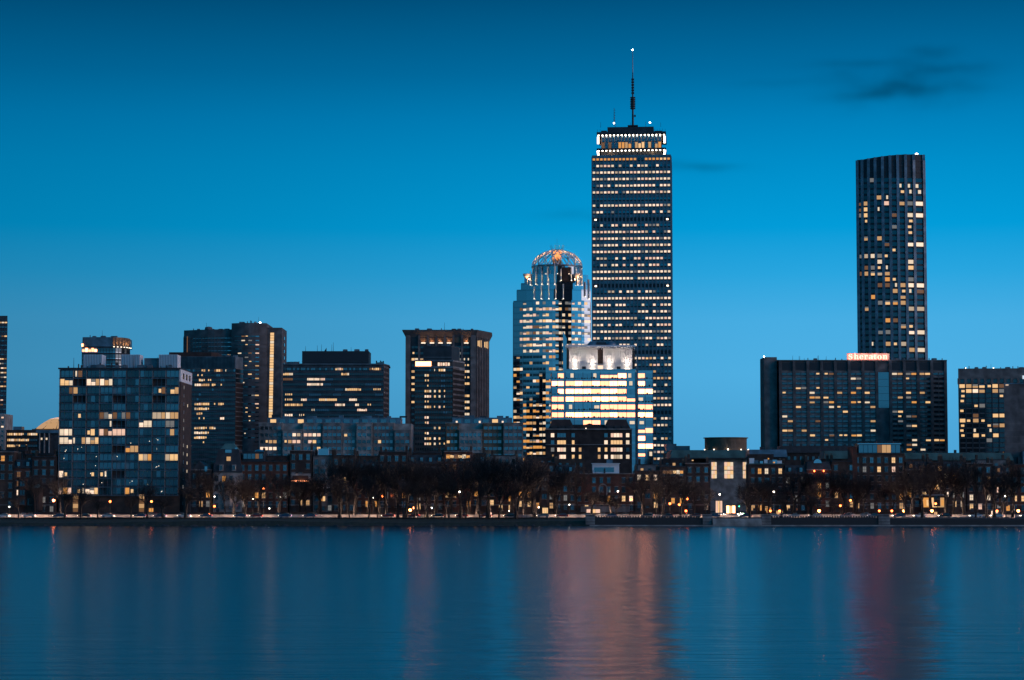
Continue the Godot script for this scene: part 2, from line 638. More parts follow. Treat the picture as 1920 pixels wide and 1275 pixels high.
func office_tower() -> void:
	var b := thing("skyscraper", "tallest square office skyscraper with antenna mast and lit roof deck", "skyscraper", Vector3(76.39, GROUND, -1400), -0.08)
	var w: float = 50.17
	var fh: float = 4.26
	var top: float = 223.09
	var rows := 50
	put(b, "core", prism(rect(w, w), 0, top), M.spandrel)
	var levels := "6"
	var pattern := ["5", "6", "9", "8", "6", "8", "0", "6", "6", "x", "6", "8", "9", "9", "8", "5", "5", "9", "9", "x", "5", "8", "6", "8", "8", "8", "9", "9", "4", "x", "6", "6", "6", "8", "5", "7", "9", "9", "x", "6", "6", "5", "4", "7", "8", "8", "6", "5", "5", "4"]
	levels = "".join(pattern)
	var main := dense(levels, "wwwwwwwgp", "m.mm.m.", 31)
	var pick := func(c: int, r: int) -> String:
		if r == 0:
			return "oyo.oo"[int(chance(c / 2, 3, 4) * 6.0)]
		if r == 2:
			return "w"
		if r == 6:
			return "m"
		var s: String = main.call(c, r)
		if s == "w" and r > 29 and chance(c, r, 77) > 0.6:
			return "y"
		return s
	skin(b, [Vector2(-w / 2, 0), Vector2(w / 2, 0)], [21], top - rows * fh, rows, fh, {"band": 1.95, "pier": 0.8, "proud": 0.3, "pier_proud": 0.7, "wall": M.tower_panel, "pier_mat": M.tower_fin, "pick": pick, "glass": M.glass_dark, "seed": 3})
	skin(b, [Vector2(w / 2, 0), Vector2(w / 2, -w)], [21], top - rows * fh, rows, fh, {"band": 1.95, "pier": 0.8, "proud": 0.3, "pier_proud": 0.7, "wall": M.tower_panel, "pier_mat": M.tower_fin, "glass": M.glass_mid, "pick": func(_c, r): return " " if r > 12 else "."})
	glaze(b, 300)
	# dark louvre storeys carry thin close fins
	for r in [9, 19, 29, 38]:
		var st := begin()
		for k in 63:
			st.append_from(cube, 0, Transform3D(Basis().scaled(Vector3(0.22, fh - 0.5, 0.35)), Vector3(-w / 2 + (k + 0.5) * w / 63, top - (r + 0.45) * fh, 0.18)))
		put(b, "louvre", st.commit(), M.black_metal).set_meta("kind", "stuff")
	for x in [-w / 2 + 2.2, w / 2 - 2.2]:
		for r in [9, 19]:
			box(b, "marker_lamp", Vector3(x, top - (r + 0.55) * fh, 0.75), Vector3(1.3, 0.8, 0.4), M.bulb_small)
	# crown: recessed storey, projecting deck with two rows of lamps, roof house
	var d0: float = 223.09
	var d1: float = 227.91
	var d2: float = 239.64
	box(b, "recessed_storey", Vector3(0, (d0 + d1) / 2, -w / 2), Vector3(w - 11, d1 - d0, w - 11), M.black_metal)
	var dw: float = 44.41
	box(b, "deck_floor", Vector3(0, d1 + 0.5, -w / 2), Vector3(dw, 1.4, dw), M.dark_metal)
	box(b, "deck_roof", Vector3(0, d2 - 0.9, -w / 2), Vector3(dw, 1.8, dw), M.dark_metal)
	box(b, "deck_core", Vector3(0, (d1 + d2) / 2, -w / 2), Vector3(dw - 6, d2 - d1, dw - 6), M.black_metal)
	var z0 := -w / 2 + dw / 2
	var deck_pick := func(c: int, r: int) -> String:
		if r == 1:
			return "oyoyyo.o."[int(chance(c, 2, 5) * 9.0)] if c > 3 else "d."[c % 2]
		return "."
	skin(b, [Vector2(-dw / 2 + 3, z0 - 3), Vector2(dw / 2 - 3, z0 - 3)], [18], d1 + 1.2, 2, (d2 - d1 - 3.0) / 2.0, {"band": 0.3, "pier": 0.5, "proud": 0.2, "wall": M.dark_metal, "pier_mat": M.concrete, "pick": deck_pick, "glass": M.glass_mid, "pier_name": "mullion"})
	glaze(b, 60)
	for y in [d1 - 0.45, d2 - 2.2]:
		for k in 18:
			box(b, "deck_lamp", Vector3(-dw / 2 + (k + 0.5) * dw / 18, y, z0 - 0.2), Vector3(0.9, 0.55, 0.5), M.bulb_white)
	for s in [-1.0, 1.0]:
		for y in [[d1 - 3.9, d1 - 0.3], [d1 + 3.2, d2 - 2.0]]:
			var t := Transform3D(Basis(Vector3.BACK, s * -0.17 if y[0] < d1 else 0.0), Vector3(s * (dw / 2 - 0.9), (y[0] + y[1]) / 2, z0 - 0.6))
			put(b, "edge_light", cube, M.bulb_small, t.scaled_local(Vector3(1.3, minf(y[1] - y[0], 4.6), 0.6)))
	for s in [-0.3, 0.3]:
		lamp_light(b, Vector3(s * dw, d1 - 1.5, z0 + 0.6), Color(1, 0.8, 0.6), 10.0, 0.4)
	span(b, "roof_house", -15.59, 14.24, d2, 244.08, z0 - 8, -w + 14, M.dark_metal)
	span(b, "plant_room", -19.66, -15.93, d2, 241.54, z0 - 6, z0 - 14, M.black_metal)
	span(b, "plant_room", 14.92, 19.66, d2, 241.02, z0 - 6, z0 - 14, M.black_metal)
	# railing
	for k in 27:
		if chance(k, 4) > 0.35:
			box(b, "railing_post", Vector3(-dw / 2 + 0.5 + k * (dw - 1) / 26, d2 + 0.7, z0 - 0.5), Vector3(0.16, 1.4 + 1.2 * chance(k, 9), 0.16), M.black_metal)
	# masts
	var mx: float = 0.51
	var mz := -w / 2
	var r0: float = 245.57
	var m1: float = 257.98
	var m2: float = 266.07
	var m3: float = 267.48
	var m4: float = 282.27
	var m5: float = 296.74
	var mast := put(b, "antenna_mast", tube_mesh(Vector3(mx, r0, mz), Vector3(mx, m1, mz), 0.75, 0.6), M.black_metal)
	put(mast, "mast_sleeve", tube_mesh(Vector3(mx, m1, mz), Vector3(mx, m2, mz), 1.25, 1.25), M.black_metal)
	put(mast, "mast_stage", tube_mesh(Vector3(mx, m2, mz), Vector3(mx, m4, mz), 0.5, 0.3), M.black_metal)
	put(mast, "mast_top", tube_mesh(Vector3(mx, m4, mz), Vector3(mx, m5, mz), 0.26, 0.16), M.steel_blue)
	for k in 6:
		box(mast, "antenna_bay", Vector3(mx, m3 + 1.2 + k * (m4 - m3 - 4) / 6.0, mz), Vector3(1.8, 1.0, 1.8), M.black_metal)
	for k in 7:
		box(mast, "dipole", Vector3(mx, m1 + 0.6 + k * (m2 - m1 - 1) / 6.0, mz), Vector3(3.4, 0.22, 3.4), M.black_metal)
	box(mast, "mast_platform", Vector3(mx, r0 + 1.3, mz), Vector3(6.6, 0.5, 6.6), M.black_metal)
	for s in [-1.0, 1.0]:
		box(mast, "platform_leg", Vector3(mx + s * 3.0, r0 + 0.2, mz), Vector3(0.35, 2.0, 0.35), M.black_metal)
	box(mast, "dish", Vector3(mx + 1.4, m1 - 4.5, mz + 0.8), Vector3(1.1, 1.3, 0.6), M.black_metal)
	put(b, "beacon_lamp", lathe([Vector2(0, -0.7), Vector2(0.75, 0), Vector2(0, 0.7)], 10), M.beacon, Transform3D(Basis(), Vector3(mx, m5 + 0.5, mz)))
	var sx: float = -11.36
	var m6: float = 257.28
	put(b, "whip_mast", tube_mesh(Vector3(sx, r0, mz + 10), Vector3(sx, m6, mz + 10), 0.32, 0.14), M.black_metal)
	for k in 5:
		box(b, "whip_antenna", Vector3(sx + 0.4, r0 + 3.5 + k * 1.7, mz + 10), Vector3(1.0, 0.2, 0.2), M.black_metal)
	for p in [sx, 11.86]:
		put(b, "beacon_lamp", lathe([Vector2(0, -0.6), Vector2(0.65, 0), Vector2(0, 0.6)], 10), M.beacon, Transform3D(Basis(), Vector3(p, r0 + 1.1, mz + 14)))
	for k in 5:
		put(b, "whip_antenna", tube_mesh(Vector3(-20 + k * 9.7, r0 - 1.5, z0 - 9), Vector3(-20 + k * 9.7, r0 + 1.2 + 1.5 * chance(k, 5), z0 - 9), 0.12, 0.08, 5), M.black_metal)


func bow(half: float, bulge: float, n: int, xmin: float, xmax: float) -> Array:
	var pts := []
	for k in n + 1:
		var x := lerpf(xmin, xmax, float(k) / n)
		pts.append(Vector2(x, bulge * (1.0 - pow(x / half, 2))))
	return pts


func domed_tower() -> void:
	var b := thing("domed_skyscraper", "blue glass skyscraper with stepped shoulders and open ribbed dome", "skyscraper", Vector3(28.13, GROUND, -1550))
	var half: float = 26.83
	var bulge := 7.2
	var fh: float = 4.22
	var tiers := [[-71.5, 72.0, 567.0], [-65.0, 72.0, 545.0], [-57.0, 71.0, 533.0], [-51.0, 68.0, 516.0]]
	var below := 0.0
	for t in tiers.size():
		var xa: float = tiers[t][0] * 0.38
		var xb: float = tiers[t][1] * 0.38
		var top: float = [142.14, 150.45, 154.99, 161.62][t]
		var plan := bow(half, bulge - t * 0.4, 24, xa, xb)
		plan.append(Vector2(xb, -44))
		plan.append(Vector2(xa, -44))
		put(b, "glass_body", prism(plan, below, top), M.glass_sky)
		if t == 0:
			var rows := 27
			var levels := "433455655344554455677677777"
			var low := dense(levels, "yoyowo", ".", 51)
			var high := dense("567877766655565567777777777", "wwygpyd", "bbb", 53)
			var pick := func(c: int, r: int) -> String:
				if r < 9:
					return high.call(c, r) if c > 1 else "b"
				if c < 14:
					var s: String = low.call(c, r)
					return "b" if s == "." and r < 15 and c > 9 else ("k" if s == "." else s)
				var s2: String = high.call(c, r)
				return "m" if s2 == "b" and c > 17 and r > 4 else s2
			var opts := {"band": 2.3, "pier": 0.4, "proud": 0.1, "pier_proud": 0.45, "pier_every": 3, "wall": M.glass_deep, "pier_mat": M.glass_deep, "pick": pick, "seed": 9, "glass": M.glass_sky}
			skin(b, bow(half, bulge, 12, xa, xb), [2, 2, 2, 2, 2, 2, 2, 2, 2, 2, 2, 2], top - rows * fh, rows, fh, opts)
			skin(b, [Vector2(xb, bow(half, bulge, 1, xb, xb)[0].y), Vector2(xb, -44)], [12], top - rows * fh, rows, fh, {"band": 1.9, "pier": 0.5, "proud": 0.16, "wall": M.glass_deep, "pier_mat": M.dark_metal, "pick": func(_c, r): return " " if r > 9 else "b"})
		elif t < 3:
			skin(b, bow(half, bulge - t * 0.4, 8, xa, xb), [2, 2, 2, 2, 2, 2, 2, 2], below, 1, top - below, {"band": 1.2, "pier": 0.3, "proud": 0.12, "pier_every": 2, "wall": M.glass_deep, "pier_mat": M.glass_deep, "glass": M.glass_sky, "pick": func(_c, _r): return "b"})
		below = top
	glaze(b, 300)
	# pale upright fins washed by lamps at their feet, in two tiers, and the crown drum with its open dome
	for f in [[-33, 567, 545], [-20, 567, 543], [-6, 567, 530], [7, 567, 540], [21, 567, 540], [62, 562, 535], [69, 566, 530], [-40, 541, 516], [-30, 540, 516], [-19, 540, 515], [-8, 540, 513], [5, 540, 500], [17, 533, 512], [36, 533, 510], [48, 541, 512], [56, 541, 514]]:
		var x: float = f[0] * 0.38
		var ya: float = 12.0 - GROUND + (920.3 - float(f[1])) * 0.38 * 1.0035
		var yb: float = 12.0 - GROUND + (920.3 - float(f[2])) * 0.38 * 1.0035
		var z := bulge * (1.0 - pow(x / half, 2)) + 0.55
		var fin := box(b, "fin", Vector3(x, (ya + yb) / 2, z), Vector3(0.75, yb - ya, 1.1), M.white_panel)
		fin.name = fin.name
		box(b, "fin_lamp", Vector3(x, ya - 0.2, z + 1.5), Vector3(0.7, 0.35, 0.5), M.bulb_small)
		spot_light(b, Vector3(x, ya + 0.1, z + 1.5), Vector3(0, 1, -0.13), Color(1, 0.80, 0.58), 60.0 if absf(f[0]) < 60 else 14.0, 17.0, 0.3)
	var cx: float = 3.94
	var r: float = 17.83
	var cz := -r + 6.5
	var y0: float = 161.43
	var y1: float = 168.43
	var y2: float = 180.37
	put(b, "drum", lathe([Vector2(r - 1.2, y0 - 2), Vector2(r - 1.2, y1 - 0.6), Vector2(0, y1 - 0.6)], 40), M.glass_sky, Transform3D(Basis(), Vector3(cx, 0, cz)))
	put(b, "ring_beam", lathe([Vector2(r - 0.3, y1 - 0.7), Vector2(r + 0.4, y1 - 0.7), Vector2(r + 0.4, y1 + 0.2), Vector2(r - 0.3, y1 + 0.2)], 48), M.steel_blue, Transform3D(Basis(), Vector3(cx, 0, cz)))
	for k in 20:
		var a := TAU * k / 20.0 + 0.1
		if sin(a) < -0.25:
			continue
		var p := Vector3(cx + cos(a) * (r - 0.4), 0, cz + sin(a) * (r - 0.4))
		box(b, "drum_post", p + Vector3(0, (y0 + y1) / 2 - 0.6, 0), Vector3(0.75, y1 - y0 - 1.0, 0.75), M.white_panel, -a)
	for k in 7:
		var a := PI * (k + 0.5) / 7.0
		var p := Vector3(cx + cos(a) * (r + 0.9), y0 + 0.4, cz + sin(a) * (r + 0.9))
		box(b, "drum_lamp", p, Vector3(0.5, 0.3, 0.5), M.bulb_small)
		spot_light(b, p + Vector3(0, 0.4, 0), Vector3(-cos(a) * 0.12, 1, -sin(a) * 0.12), Color(1, 0.8, 0.6), 22.0, 34.0, 0.3)
	# dome ribs: two crossing families of arcs
	var dh := y2 - y1
	for k in 16:
		for s in [-1.0, 1.0]:
			var st := begin()
			var last := Vector3.ZERO
			for j in 13:
				var t := j / 12.0 * 0.94
				var a = TAU * k / 16.0 + s * t * 0.55
				var p := Vector3(cx + cos(a) * cos(t * PI / 2) * r, y1 + sin(t * PI / 2) * dh, cz + sin(a) * cos(t * PI / 2) * r)
				if j > 0:
					tube(st, last, p, 0.38, 0.34, 5)
				last = p
			put(b, "dome_rib", done(st), M.white_panel)
	for t in [0.45, 0.72]:
		put(b, "dome_hoop", lathe([Vector2(cos(t * PI / 2) * r - 0.2, y1 + sin(t * PI / 2) * dh - 0.16), Vector2(cos(t * PI / 2) * r + 0.2, y1 + sin(t * PI / 2) * dh - 0.16), Vector2(cos(t * PI / 2) * r + 0.2, y1 + sin(t * PI / 2) * dh + 0.16), Vector2(cos(t * PI / 2) * r - 0.2, y1 + sin(t * PI / 2) * dh + 0.16)], 40), M.grey_metal, Transform3D(Basis(), Vector3(cx, 0, cz)))
	put(b, "dome_shaft", lathe([Vector2(3.0, y1 - 1), Vector2(3.3, y2 - 3), Vector2(4.2, y2 + 0.2), Vector2(0, y2 + 0.2)], 12), M.sandstone, Transform3D(Basis(), Vector3(cx, 0, cz)))
	for a in [0.6, 1.6, 2.6]:
		var p := Vector3(cx + cos(a) * 9.0, y1 + 0.4, cz + sin(a) * 9.0)
		box(b, "dome_lamp", p, Vector3(0.8, 0.4, 0.8), M.bulb_small)
		spot_light(b, p + Vector3(0, 0.5, 0), Vector3(-cos(a) * 0.4, 1, -sin(a) * 0.4), Color(1, 0.72, 0.50), 500.0, 40.0, 0.4)
		spot_light(b, p + Vector3(0, 0.6, 0), Vector3(cos(a) * 0.8, 1, sin(a) * 0.8), Color(1, 0.74, 0.54), 380.0, 60.0, 0.4)
	for k in 6:
		var a := PI * k / 5.0
		put(b, "spike", tube_mesh(Vector3(cx + cos(a) * 3.6, y2, cz + sin(a) * 3.6), Vector3(cx + cos(a) * 5.2, y2 + 3.6, cz + sin(a) * 5.2), 0.22, 0.06, 5), M.grey_metal)
	put(b, "finial", tube_mesh(Vector3(cx, y2, cz), Vector3(cx, y2 + 8.5, cz), 0.14, 0.05, 5), M.grey_metal)
	# two bowl lanterns on the shoulders
	for p in [Vector3(-17.26, 161.05, 2.5), Vector3(18.01, 161.05, 3.5)]:
		put(b, "bowl_lantern", lathe([Vector2(0.5, -3.0), Vector2(2.6, -1.0), Vector2(3.2, 1.0), Vector2(2.7, 1.0), Vector2(0.2, -1.8)], 16), M.white_panel, Transform3D(Basis(), p))
		for a in 4:
			put(b, "lantern_leg", tube_mesh(p + Vector3(cos(a * 1.57) * 1.5, -2.0, sin(a * 1.57) * 1.5), p + Vector3(cos(a * 1.57) * 1.5, -6.5, sin(a * 1.57) * 1.5), 0.16, 0.16, 5), M.white_panel)
		lamp_light(b, p + Vector3(0, -2.6, 3.4), Color(1, 0.72, 0.48), 14.0, 0.3)
	put(b, "equipment_hood", prism([Vector2(cx + 3, cz + r - 0.6), Vector2(cx + 4, cz + r + 0.2), Vector2(cx + 10, cz + r - 1.6), Vector2(cx + 9, cz + r - 4)], y0 - 5, y1 - 2.0), M.brown_panel)


func slab_tower() -> void:
	var b := thing("residential_tower", "slim dark tower with curved roof and pale blue vertical piers", "skyscraper", Vector3(256.05, GROUND, -1480))
	var hw: float = 22.4
	var e := [90, 116, 150, 186, 226, 268, 311, 356, 404, 464]
	var pts := []
	for k in e.size():
		var x: float = lerpf(-hw, hw, (e[k] - 90.0) / 374.0)
		pts.append(Vector2(x, 4.5 * (1.0 - pow(x / hw * 0.9, 2))))
	var plan := pts.duplicate()
	plan.append(Vector2(hw, -30))
	plan.append(Vector2(-hw + 4.8, -30))
	var top: float = 232.38
	put(b, "core", prism(plan, 0, top), M.black_metal)
	# roof screen rises gently towards one end
	var st := begin()
	for k in pts.size() - 1:
		var p: Vector2 = pts[k]
		var q: Vector2 = pts[k + 1]
		var ya: float = top + (3.94) * sin(clampf((p.x + hw) / (2 * hw) * 1.15, 0, 1) * PI / 2)
		var yb: float = top + (3.94) * sin(clampf((q.x + hw) / (2 * hw) * 1.15, 0, 1) * PI / 2)
		quad(st, Vector3(p.x, top, p.y + 0.1), Vector3(q.x, top, q.y + 0.1), Vector3(q.x, yb, q.y + 0.1), Vector3(p.x, ya, p.y + 0.1))
		quad(st, Vector3(q.x, top, q.y - 0.9), Vector3(p.x, top, p.y - 0.9), Vector3(p.x, ya, p.y - 0.9), Vector3(q.x, yb, q.y - 0.9))
		quad(st, Vector3(p.x, ya, p.y + 0.1), Vector3(q.x, yb, q.y + 0.1), Vector3(q.x, yb, q.y - 0.9), Vector3(p.x, ya, p.y - 0.9))
	quad(st, Vector3(hw, top, pts[-1].y), Vector3(hw, top, -30), Vector3(hw, top + 3.94, -30), Vector3(hw, top + 3.94, pts[-1].y))
	put(b, "roof_screen", done(st), M.black_metal)
	var fh: float = 3.96
	var rows := 52
	var lit := {"4": "......sss", "5": "......qss", "6": "...ys....", "7": "dy..w.ydw", "8": "dy.s.....", "9": "dy...d.ww", "10": ".q.....q.", "11": ".....d.q.", "12": ".......q.", "13": ".y.o.....", "14": "....d..ww", "15": ".....q...", "16": "dwydq....", "17": "...y...y.", "18": ".ddqs..y.", "19": "dyywy....", "20": "....oq.d.", "21": "...ddsyww", "22": ".....oqsd", "23": "..o...y..", "24": "...dyoy..", "25": ".y.....ww", "27": "....od...", "28": "......yq.", "29": "...dd..ww", "31": "..s.yqw..", "32": ".......yy", "3": "..d......"}
	var pick := func(c: int, r: int) -> String:
		if r < 3:
			return " "
		var line: String = lit.get(str(r), ".........")
		var ch := line[c]
		if ch == ".":
			return "k" if chance(c, r, 3) < 0.75 else "."
		return ch
	skin(b, pts, [1, 1, 1, 1, 1, 1, 1, 1, 1], top - rows * fh, rows, fh, {"band": 0.9, "pier": 1.9, "proud": 0.3, "pier_proud": 1.1, "wall": M.black_metal, "pier_mat": M.steel_blue, "pick": pick, "glass": M.glass_black, "seed": 6})
	skin(b, [Vector2(hw, pts[-1].y), Vector2(hw, -30)], [6], top - rows * fh, rows, fh, {"band": 0.9, "pier": 0.9, "proud": 0.3, "wall": M.black_metal, "pier_mat": M.steel_blue, "pick": func(_c, r): return " " if r > 34 else "k", "glass": M.glass_black})
	glaze(b, 260)
	for k in pts.size():
		var p: Vector2 = pts[k]
		var ya: float = top + (3.94) * sin(clampf((p.x + hw) / (2 * hw) * 1.15, 0, 1) * PI / 2)
		box(b, "pier_cap", Vector3(p.x, (top + ya) / 2, p.y + 0.55), Vector3(1.9, ya - top, 1.05), M.steel_blue)
	put(b, "crane_jib", tube_mesh(Vector3(-1.43, top + 4, -8), Vector3(2.87, top + 4.6, -8), 0.25, 0.2, 5), M.black_metal)
	put(b, "beacon_lamp", lathe([Vector2(0, -0.8), Vector2(1.3, 0), Vector2(0, 0.8)], 10), M.bulb_small, Transform3D(Basis(), Vector3(18.28, top + 4.9, -1)))


func hotel_with_sign() -> void:
	var b := thing("slab_hotel", "wide grey slab hotel with glowing red lettering on its roof", "hotel", Vector3(215.26, GROUND, -1350))
	var w: float = 101.33
	var top: float = 88.88
	put(b, "core", prism(rect(w, 22), 0, top), M.concrete_dark)
	var fh: float = 2.9
	var y_top: float = 82.16
	var rows := 24
	var lit := [[1, "5.6 7 16 17 18 19 20 21"], [2, "10 11 18"], [4, "2 3 5 11"], [5, "0 4 8 10 12 18 20"], [6, "4 5 6 17 18"], [7, "4 6 7 10 11 12 19 21"], [8, "2 7 8 13"], [9, "9 16 17"], [10, "0 17 18 19"], [11, "1 5 13 17"], [12, "18 19"], [13, "0 1 3 13"], [14, "4 7 8 9 10 11"], [15, "6 19 21 22 23"], [16, "18 19"], [17, "18 20"]]
	var table := {}
	for row in lit:
		for k in row[1].replace(".", " ").split(" "):
			table[[int(row[0]) - 1, k.to_int()]] = true
	var pick := func(c: int, r: int) -> String:
		if c / 2 == 7:
			return " "
		if table.has([r, c]):
			var h := chance(c, r, 8)
			return "y" if h < 0.45 else ("o" if h < 0.65 else ("q" if h < 0.85 else "d"))
		return "t" if chance(c, r, 2) < 0.08 else "."
	# two windows to a bay, broad piers between bays
	for k in 12:
		var xa := -w / 2 + k * w / 12.0
		var xb := xa + w / 12.0
		span(b, "bay_pier", xa - 0.85, xa + 0.85, 0, top, 0, 0.95, M.concrete_dark)
		if k == 7:
			continue
		var kk: int = k
		var bay_pick := func(c: int, r: int) -> String: return pick.call(kk * 2 + c, r)
		skin(b, [Vector2(xa + 0.85, 0), Vector2(xb - 0.85, 0)], [2], y_top - rows * fh, rows, fh, {"band": 1.15, "pier": 0.35, "proud": 0.55, "wall": M.limestone_dark, "pier_mat": M.concrete_dark, "pick": bay_pick, "glass": M.glass_dark, "seed": 40 + k})
		span(b, "louvre_panel", xa + 1.0, xb - 1.0, y_top + 1.2, top - 0.9, 0, 0.25, M.black_metal)
	span(b, "bay_pier", w / 2 - 0.85, w / 2 + 0.85, 0, top, 0, 0.95, M.concrete_dark)
	var sx := -w / 2 + 7 * w / 12.0
	for k in 5:
		span(b, "stair_glazing", sx + 1.0, sx + w / 12.0 - 1.0, y_top - (k + 1) * 4.4, y_top - k * 4.4 - 0.15, 0, 0.2, M.glass_mid)
	span(b, "stair_panel", sx + 1.0, sx + w / 12.0 - 1.0, 0, y_top - 22.2, 0, 0.3, M.concrete_dark)
	glaze(b, 300)
	span(b, "parapet", -w / 2 - 1.0, w / 2 + 1.0, top, top + 0.7, 0.7, -22, M.concrete_dark)
	# the end slab standing behind
	span(b, "end_slab", -60.15, -52.3, 0, 91.5, -3, -25, M.concrete)
	put(b, "rear_block", extrude([Vector2(-51.65, 0), Vector2(-21.57, 0), Vector2(-21.57, 89.86), Vector2(-51.65, 91.34)], -50, -26), M.concrete)
	put(b, "beacon_lamp", lathe([Vector2(0, -0.5), Vector2(0.55, 0), Vector2(0, 0.5)], 10), M.beacon, Transform3D(Basis(), Vector3(-59.82, 92, -6)))
	for k in 9:
		put(b, "roof_aerial", tube_mesh(Vector3(-40 + k * 4.3 + 3 * chance(k, 1), top, -9), Vector3(-40 + k * 4.3 + 3 * chance(k, 1), top + 1.2 + 3 * chance(k, 2), -9), 0.12, 0.08, 5), M.black_metal)
	roof_clutter(b, 18, 50, top + 0.7, -4, 12, 31)
	roof_clutter(b, -46, -4, top + 0.7, -5, 9, 32)
	# roof sign: separate letters before an added panel standing in for their bloom
	var sign_at := Vector3(3.6, 91.6, 0.2)
	var s := thing("roof_sign", "glowing pink lettered roof sign above the slab hotel", "sign", Vector3(218.69, GROUND + sign_at.y, -1349.6))
	box(s, "sign_bloom_panel", Vector3(0, -0.2, -0.8), Vector3(26.15, 4.58, 0.4), M.limestone_dark)
	for k in 9:
		box(s, "sign_strut", Vector3(-12 + k * 3.0, -2.4, -1.2), Vector3(0.2, 1.2, 0.2), M.black_metal)
	var font := SystemFont.new()
	font.font_names = PackedStringArray(["Droid Serif"])
	font.font_weight = 700
	var word := "Sheraton"
	var adv := [0.0, 3.25, 6.55, 9.5, 12.2, 15.1, 17.4, 20.6]
	for k in word.length():
		var tm := TextMesh.new()
		tm.text = word[k]
		tm.font = font
		tm.font_size = 64
		tm.pixel_size = 0.075
		tm.depth = 0.5
		tm.horizontal_alignment = HORIZONTAL_ALIGNMENT_LEFT
		put(s, "sign_letter", tm, M.sign_glow, Transform3D(Basis(), Vector3(-12.3 + adv[k] * 1.02, -0.05, 0)))
	for k in 4:  # unseen lights added to wash the panel like bloom round the letters
		var a := AreaLight3D.new()
		a.name = numbered("bloom_fill_light", "sign")
		a.light_color = Color(1.0, 0.80, 0.72)
		a.light_energy = 55.0
		a.area_size = Vector2(6, 3)
		a.shadow_enabled = true
		a.position = Vector3(-9.6 + k * 6.4, 0, 0.9)
		a.rotation.y = 0.0
		s.add_child(a)


func hotel_on_the_slope() -> void:
	var b := thing("curved_hotel", "brown hotel tower with rounded wings and one lit stair strip", "hotel", Vector3(-176.5, GROUND, -1400))
	var k1: float = 0.34
	# long curved wing
	var pts := []
	for k in 9:
		var t := k / 8.0
		pts.append(Vector2(lerpf(-101.0, -3.0, t) * k1, -12.0 + 10.0 * sin(t * PI * 0.62)))
	var plan := pts.duplicate()
	plan.append(Vector2(-3 * k1, -40))
	plan.append(Vector2(-101 * k1, -40))
	var t1: float = 112.25
	put(b, "curved_wing", prism(plan, 0, t1), M.concrete_dark)
	var fh: float = 2.68
	var pick := func(c: int, r: int) -> String:
		if c < 3:
			return " "
		if [r, c] == [4, 14] or [r, c] == [5, 11]:
			return "y"
		return "t" if chance(c / 2, r, 12) < 0.45 else "m"
	skin(b, pts, [2, 2, 2, 2, 2, 2, 2, 2], t1 - 4.6 - 20 * fh, 20, fh, {"band": 1.4, "pier": 0.25, "proud": 0.3, "wall": M.concrete_dark, "pick": pick, "seed": 12})
	put(b, "wing_cap", lathe([Vector2(2.6, t1), Vector2(2.2, t1 + 1.6), Vector2(0.6, t1 + 2.0), Vector2(0, t1 + 2.0)], 12), M.concrete_dark, Transform3D(Basis(), Vector3(-52 * k1, 0, -6)))
	put(b, "stair_window", cube, M.lit_dim, Transform3D(Basis().scaled(Vector3(0.5, 16, 0.3)), Vector3(-93 * k1, t1 - 12, -8.6)))
	# round-nosed tower
	pts = []
	for k in 11:
		var t := k / 10.0
		pts.append(Vector2(lerpf(-6.0, 60.0, t) * k1, 7.0 * sin(PI * (0.16 + 0.62 * t)) - 2.0))
	plan = pts.duplicate()
	plan.append(Vector2(60 * k1, -34))
	plan.append(Vector2(-6 * k1, -34))
	var t2: float = 115.83
	put(b, "round_tower", prism(plan, 0, t2), M.concrete_dark)
	var lit := {"0.3": "d", "1.3": "w", "1.5": "d", "2.4": "q", "0.4": "q", "2.7": "p", "4.2": "y", "4.7": "p", "4.5": "d", "6.5": "q", "7.7": "y", "7.4": "q", "9.5": "y", "10.7": "y", "14.7": "y", "14.6": "d", "16.7": "p", "17.7": "q", "17.4": "q", "18.4": "q", "19.5": "q", "20.5": "s", "8.3": "s", "11.3": "s", "22.3": "s", "23.4": "s", "5.4": "d"}
	var pick2 := func(c: int, r: int) -> String:
		var key := "%d.%d" % [r, c]
		if lit.has(key):
			return lit[key]
		if c == 7 or c == 1 or c == 2:
			return "m" if c == 7 else "."
		return "." if c > 2 and c < 7 and r % 2 == 0 else " "
	skin(b, pts, [1, 1, 1, 1, 1, 1, 1, 1, 1, 1], t2 - 7.5 - 26 * fh, 26, fh, {"band": 1.3, "pier": 0.0, "proud": 0.2, "wall": M.concrete_dark, "pick": pick2, "seed": 14})
	roof_clutter(b, 4 * k1, 40 * k1, t2, -2, 6, 34)
	roof_clutter(b, -90 * k1, -12 * k1, t1, -14, 8, 35)
	# flat end slab with a full-height lit stair
	var t3: float = 113.1
	span(b, "end_slab", 58 * k1, 88 * k1, 0, t3, 0.8, -30, M.concrete_dark)
	for k in 34:
		var y: float = t3 - 4.0 - k * 1.75
		box(b, "stair_window", Vector3((70.0 - k * 0.06) * k1, y, 0.9), Vector3(2.3, 1.5, 0.2), M.lit_warm if k % 5 != 3 else M.lit_white_soft)
	for k in 9:
		box(b, "side_window", Vector3(87.7 * k1, t3 - 6 - k * 4.2, -12), Vector3(1.0, 2.0, 4.0), M.glass_mid)
	glaze(b, 260)
	put(b, "beacon_lamp", lathe([Vector2(0, -0.6), Vector2(0.8, 0), Vector2(0, 0.6)], 10), M.beacon, Transform3D(Basis(), Vector3(47 * k1, t2 + 0.5, 0)))
	put(b, "roof_aerial", tube_mesh(Vector3(44 * k1, t2, 0), Vector3(44 * k1, t2 + 4.0, 0), 0.1, 0.06, 5), M.black_metal)


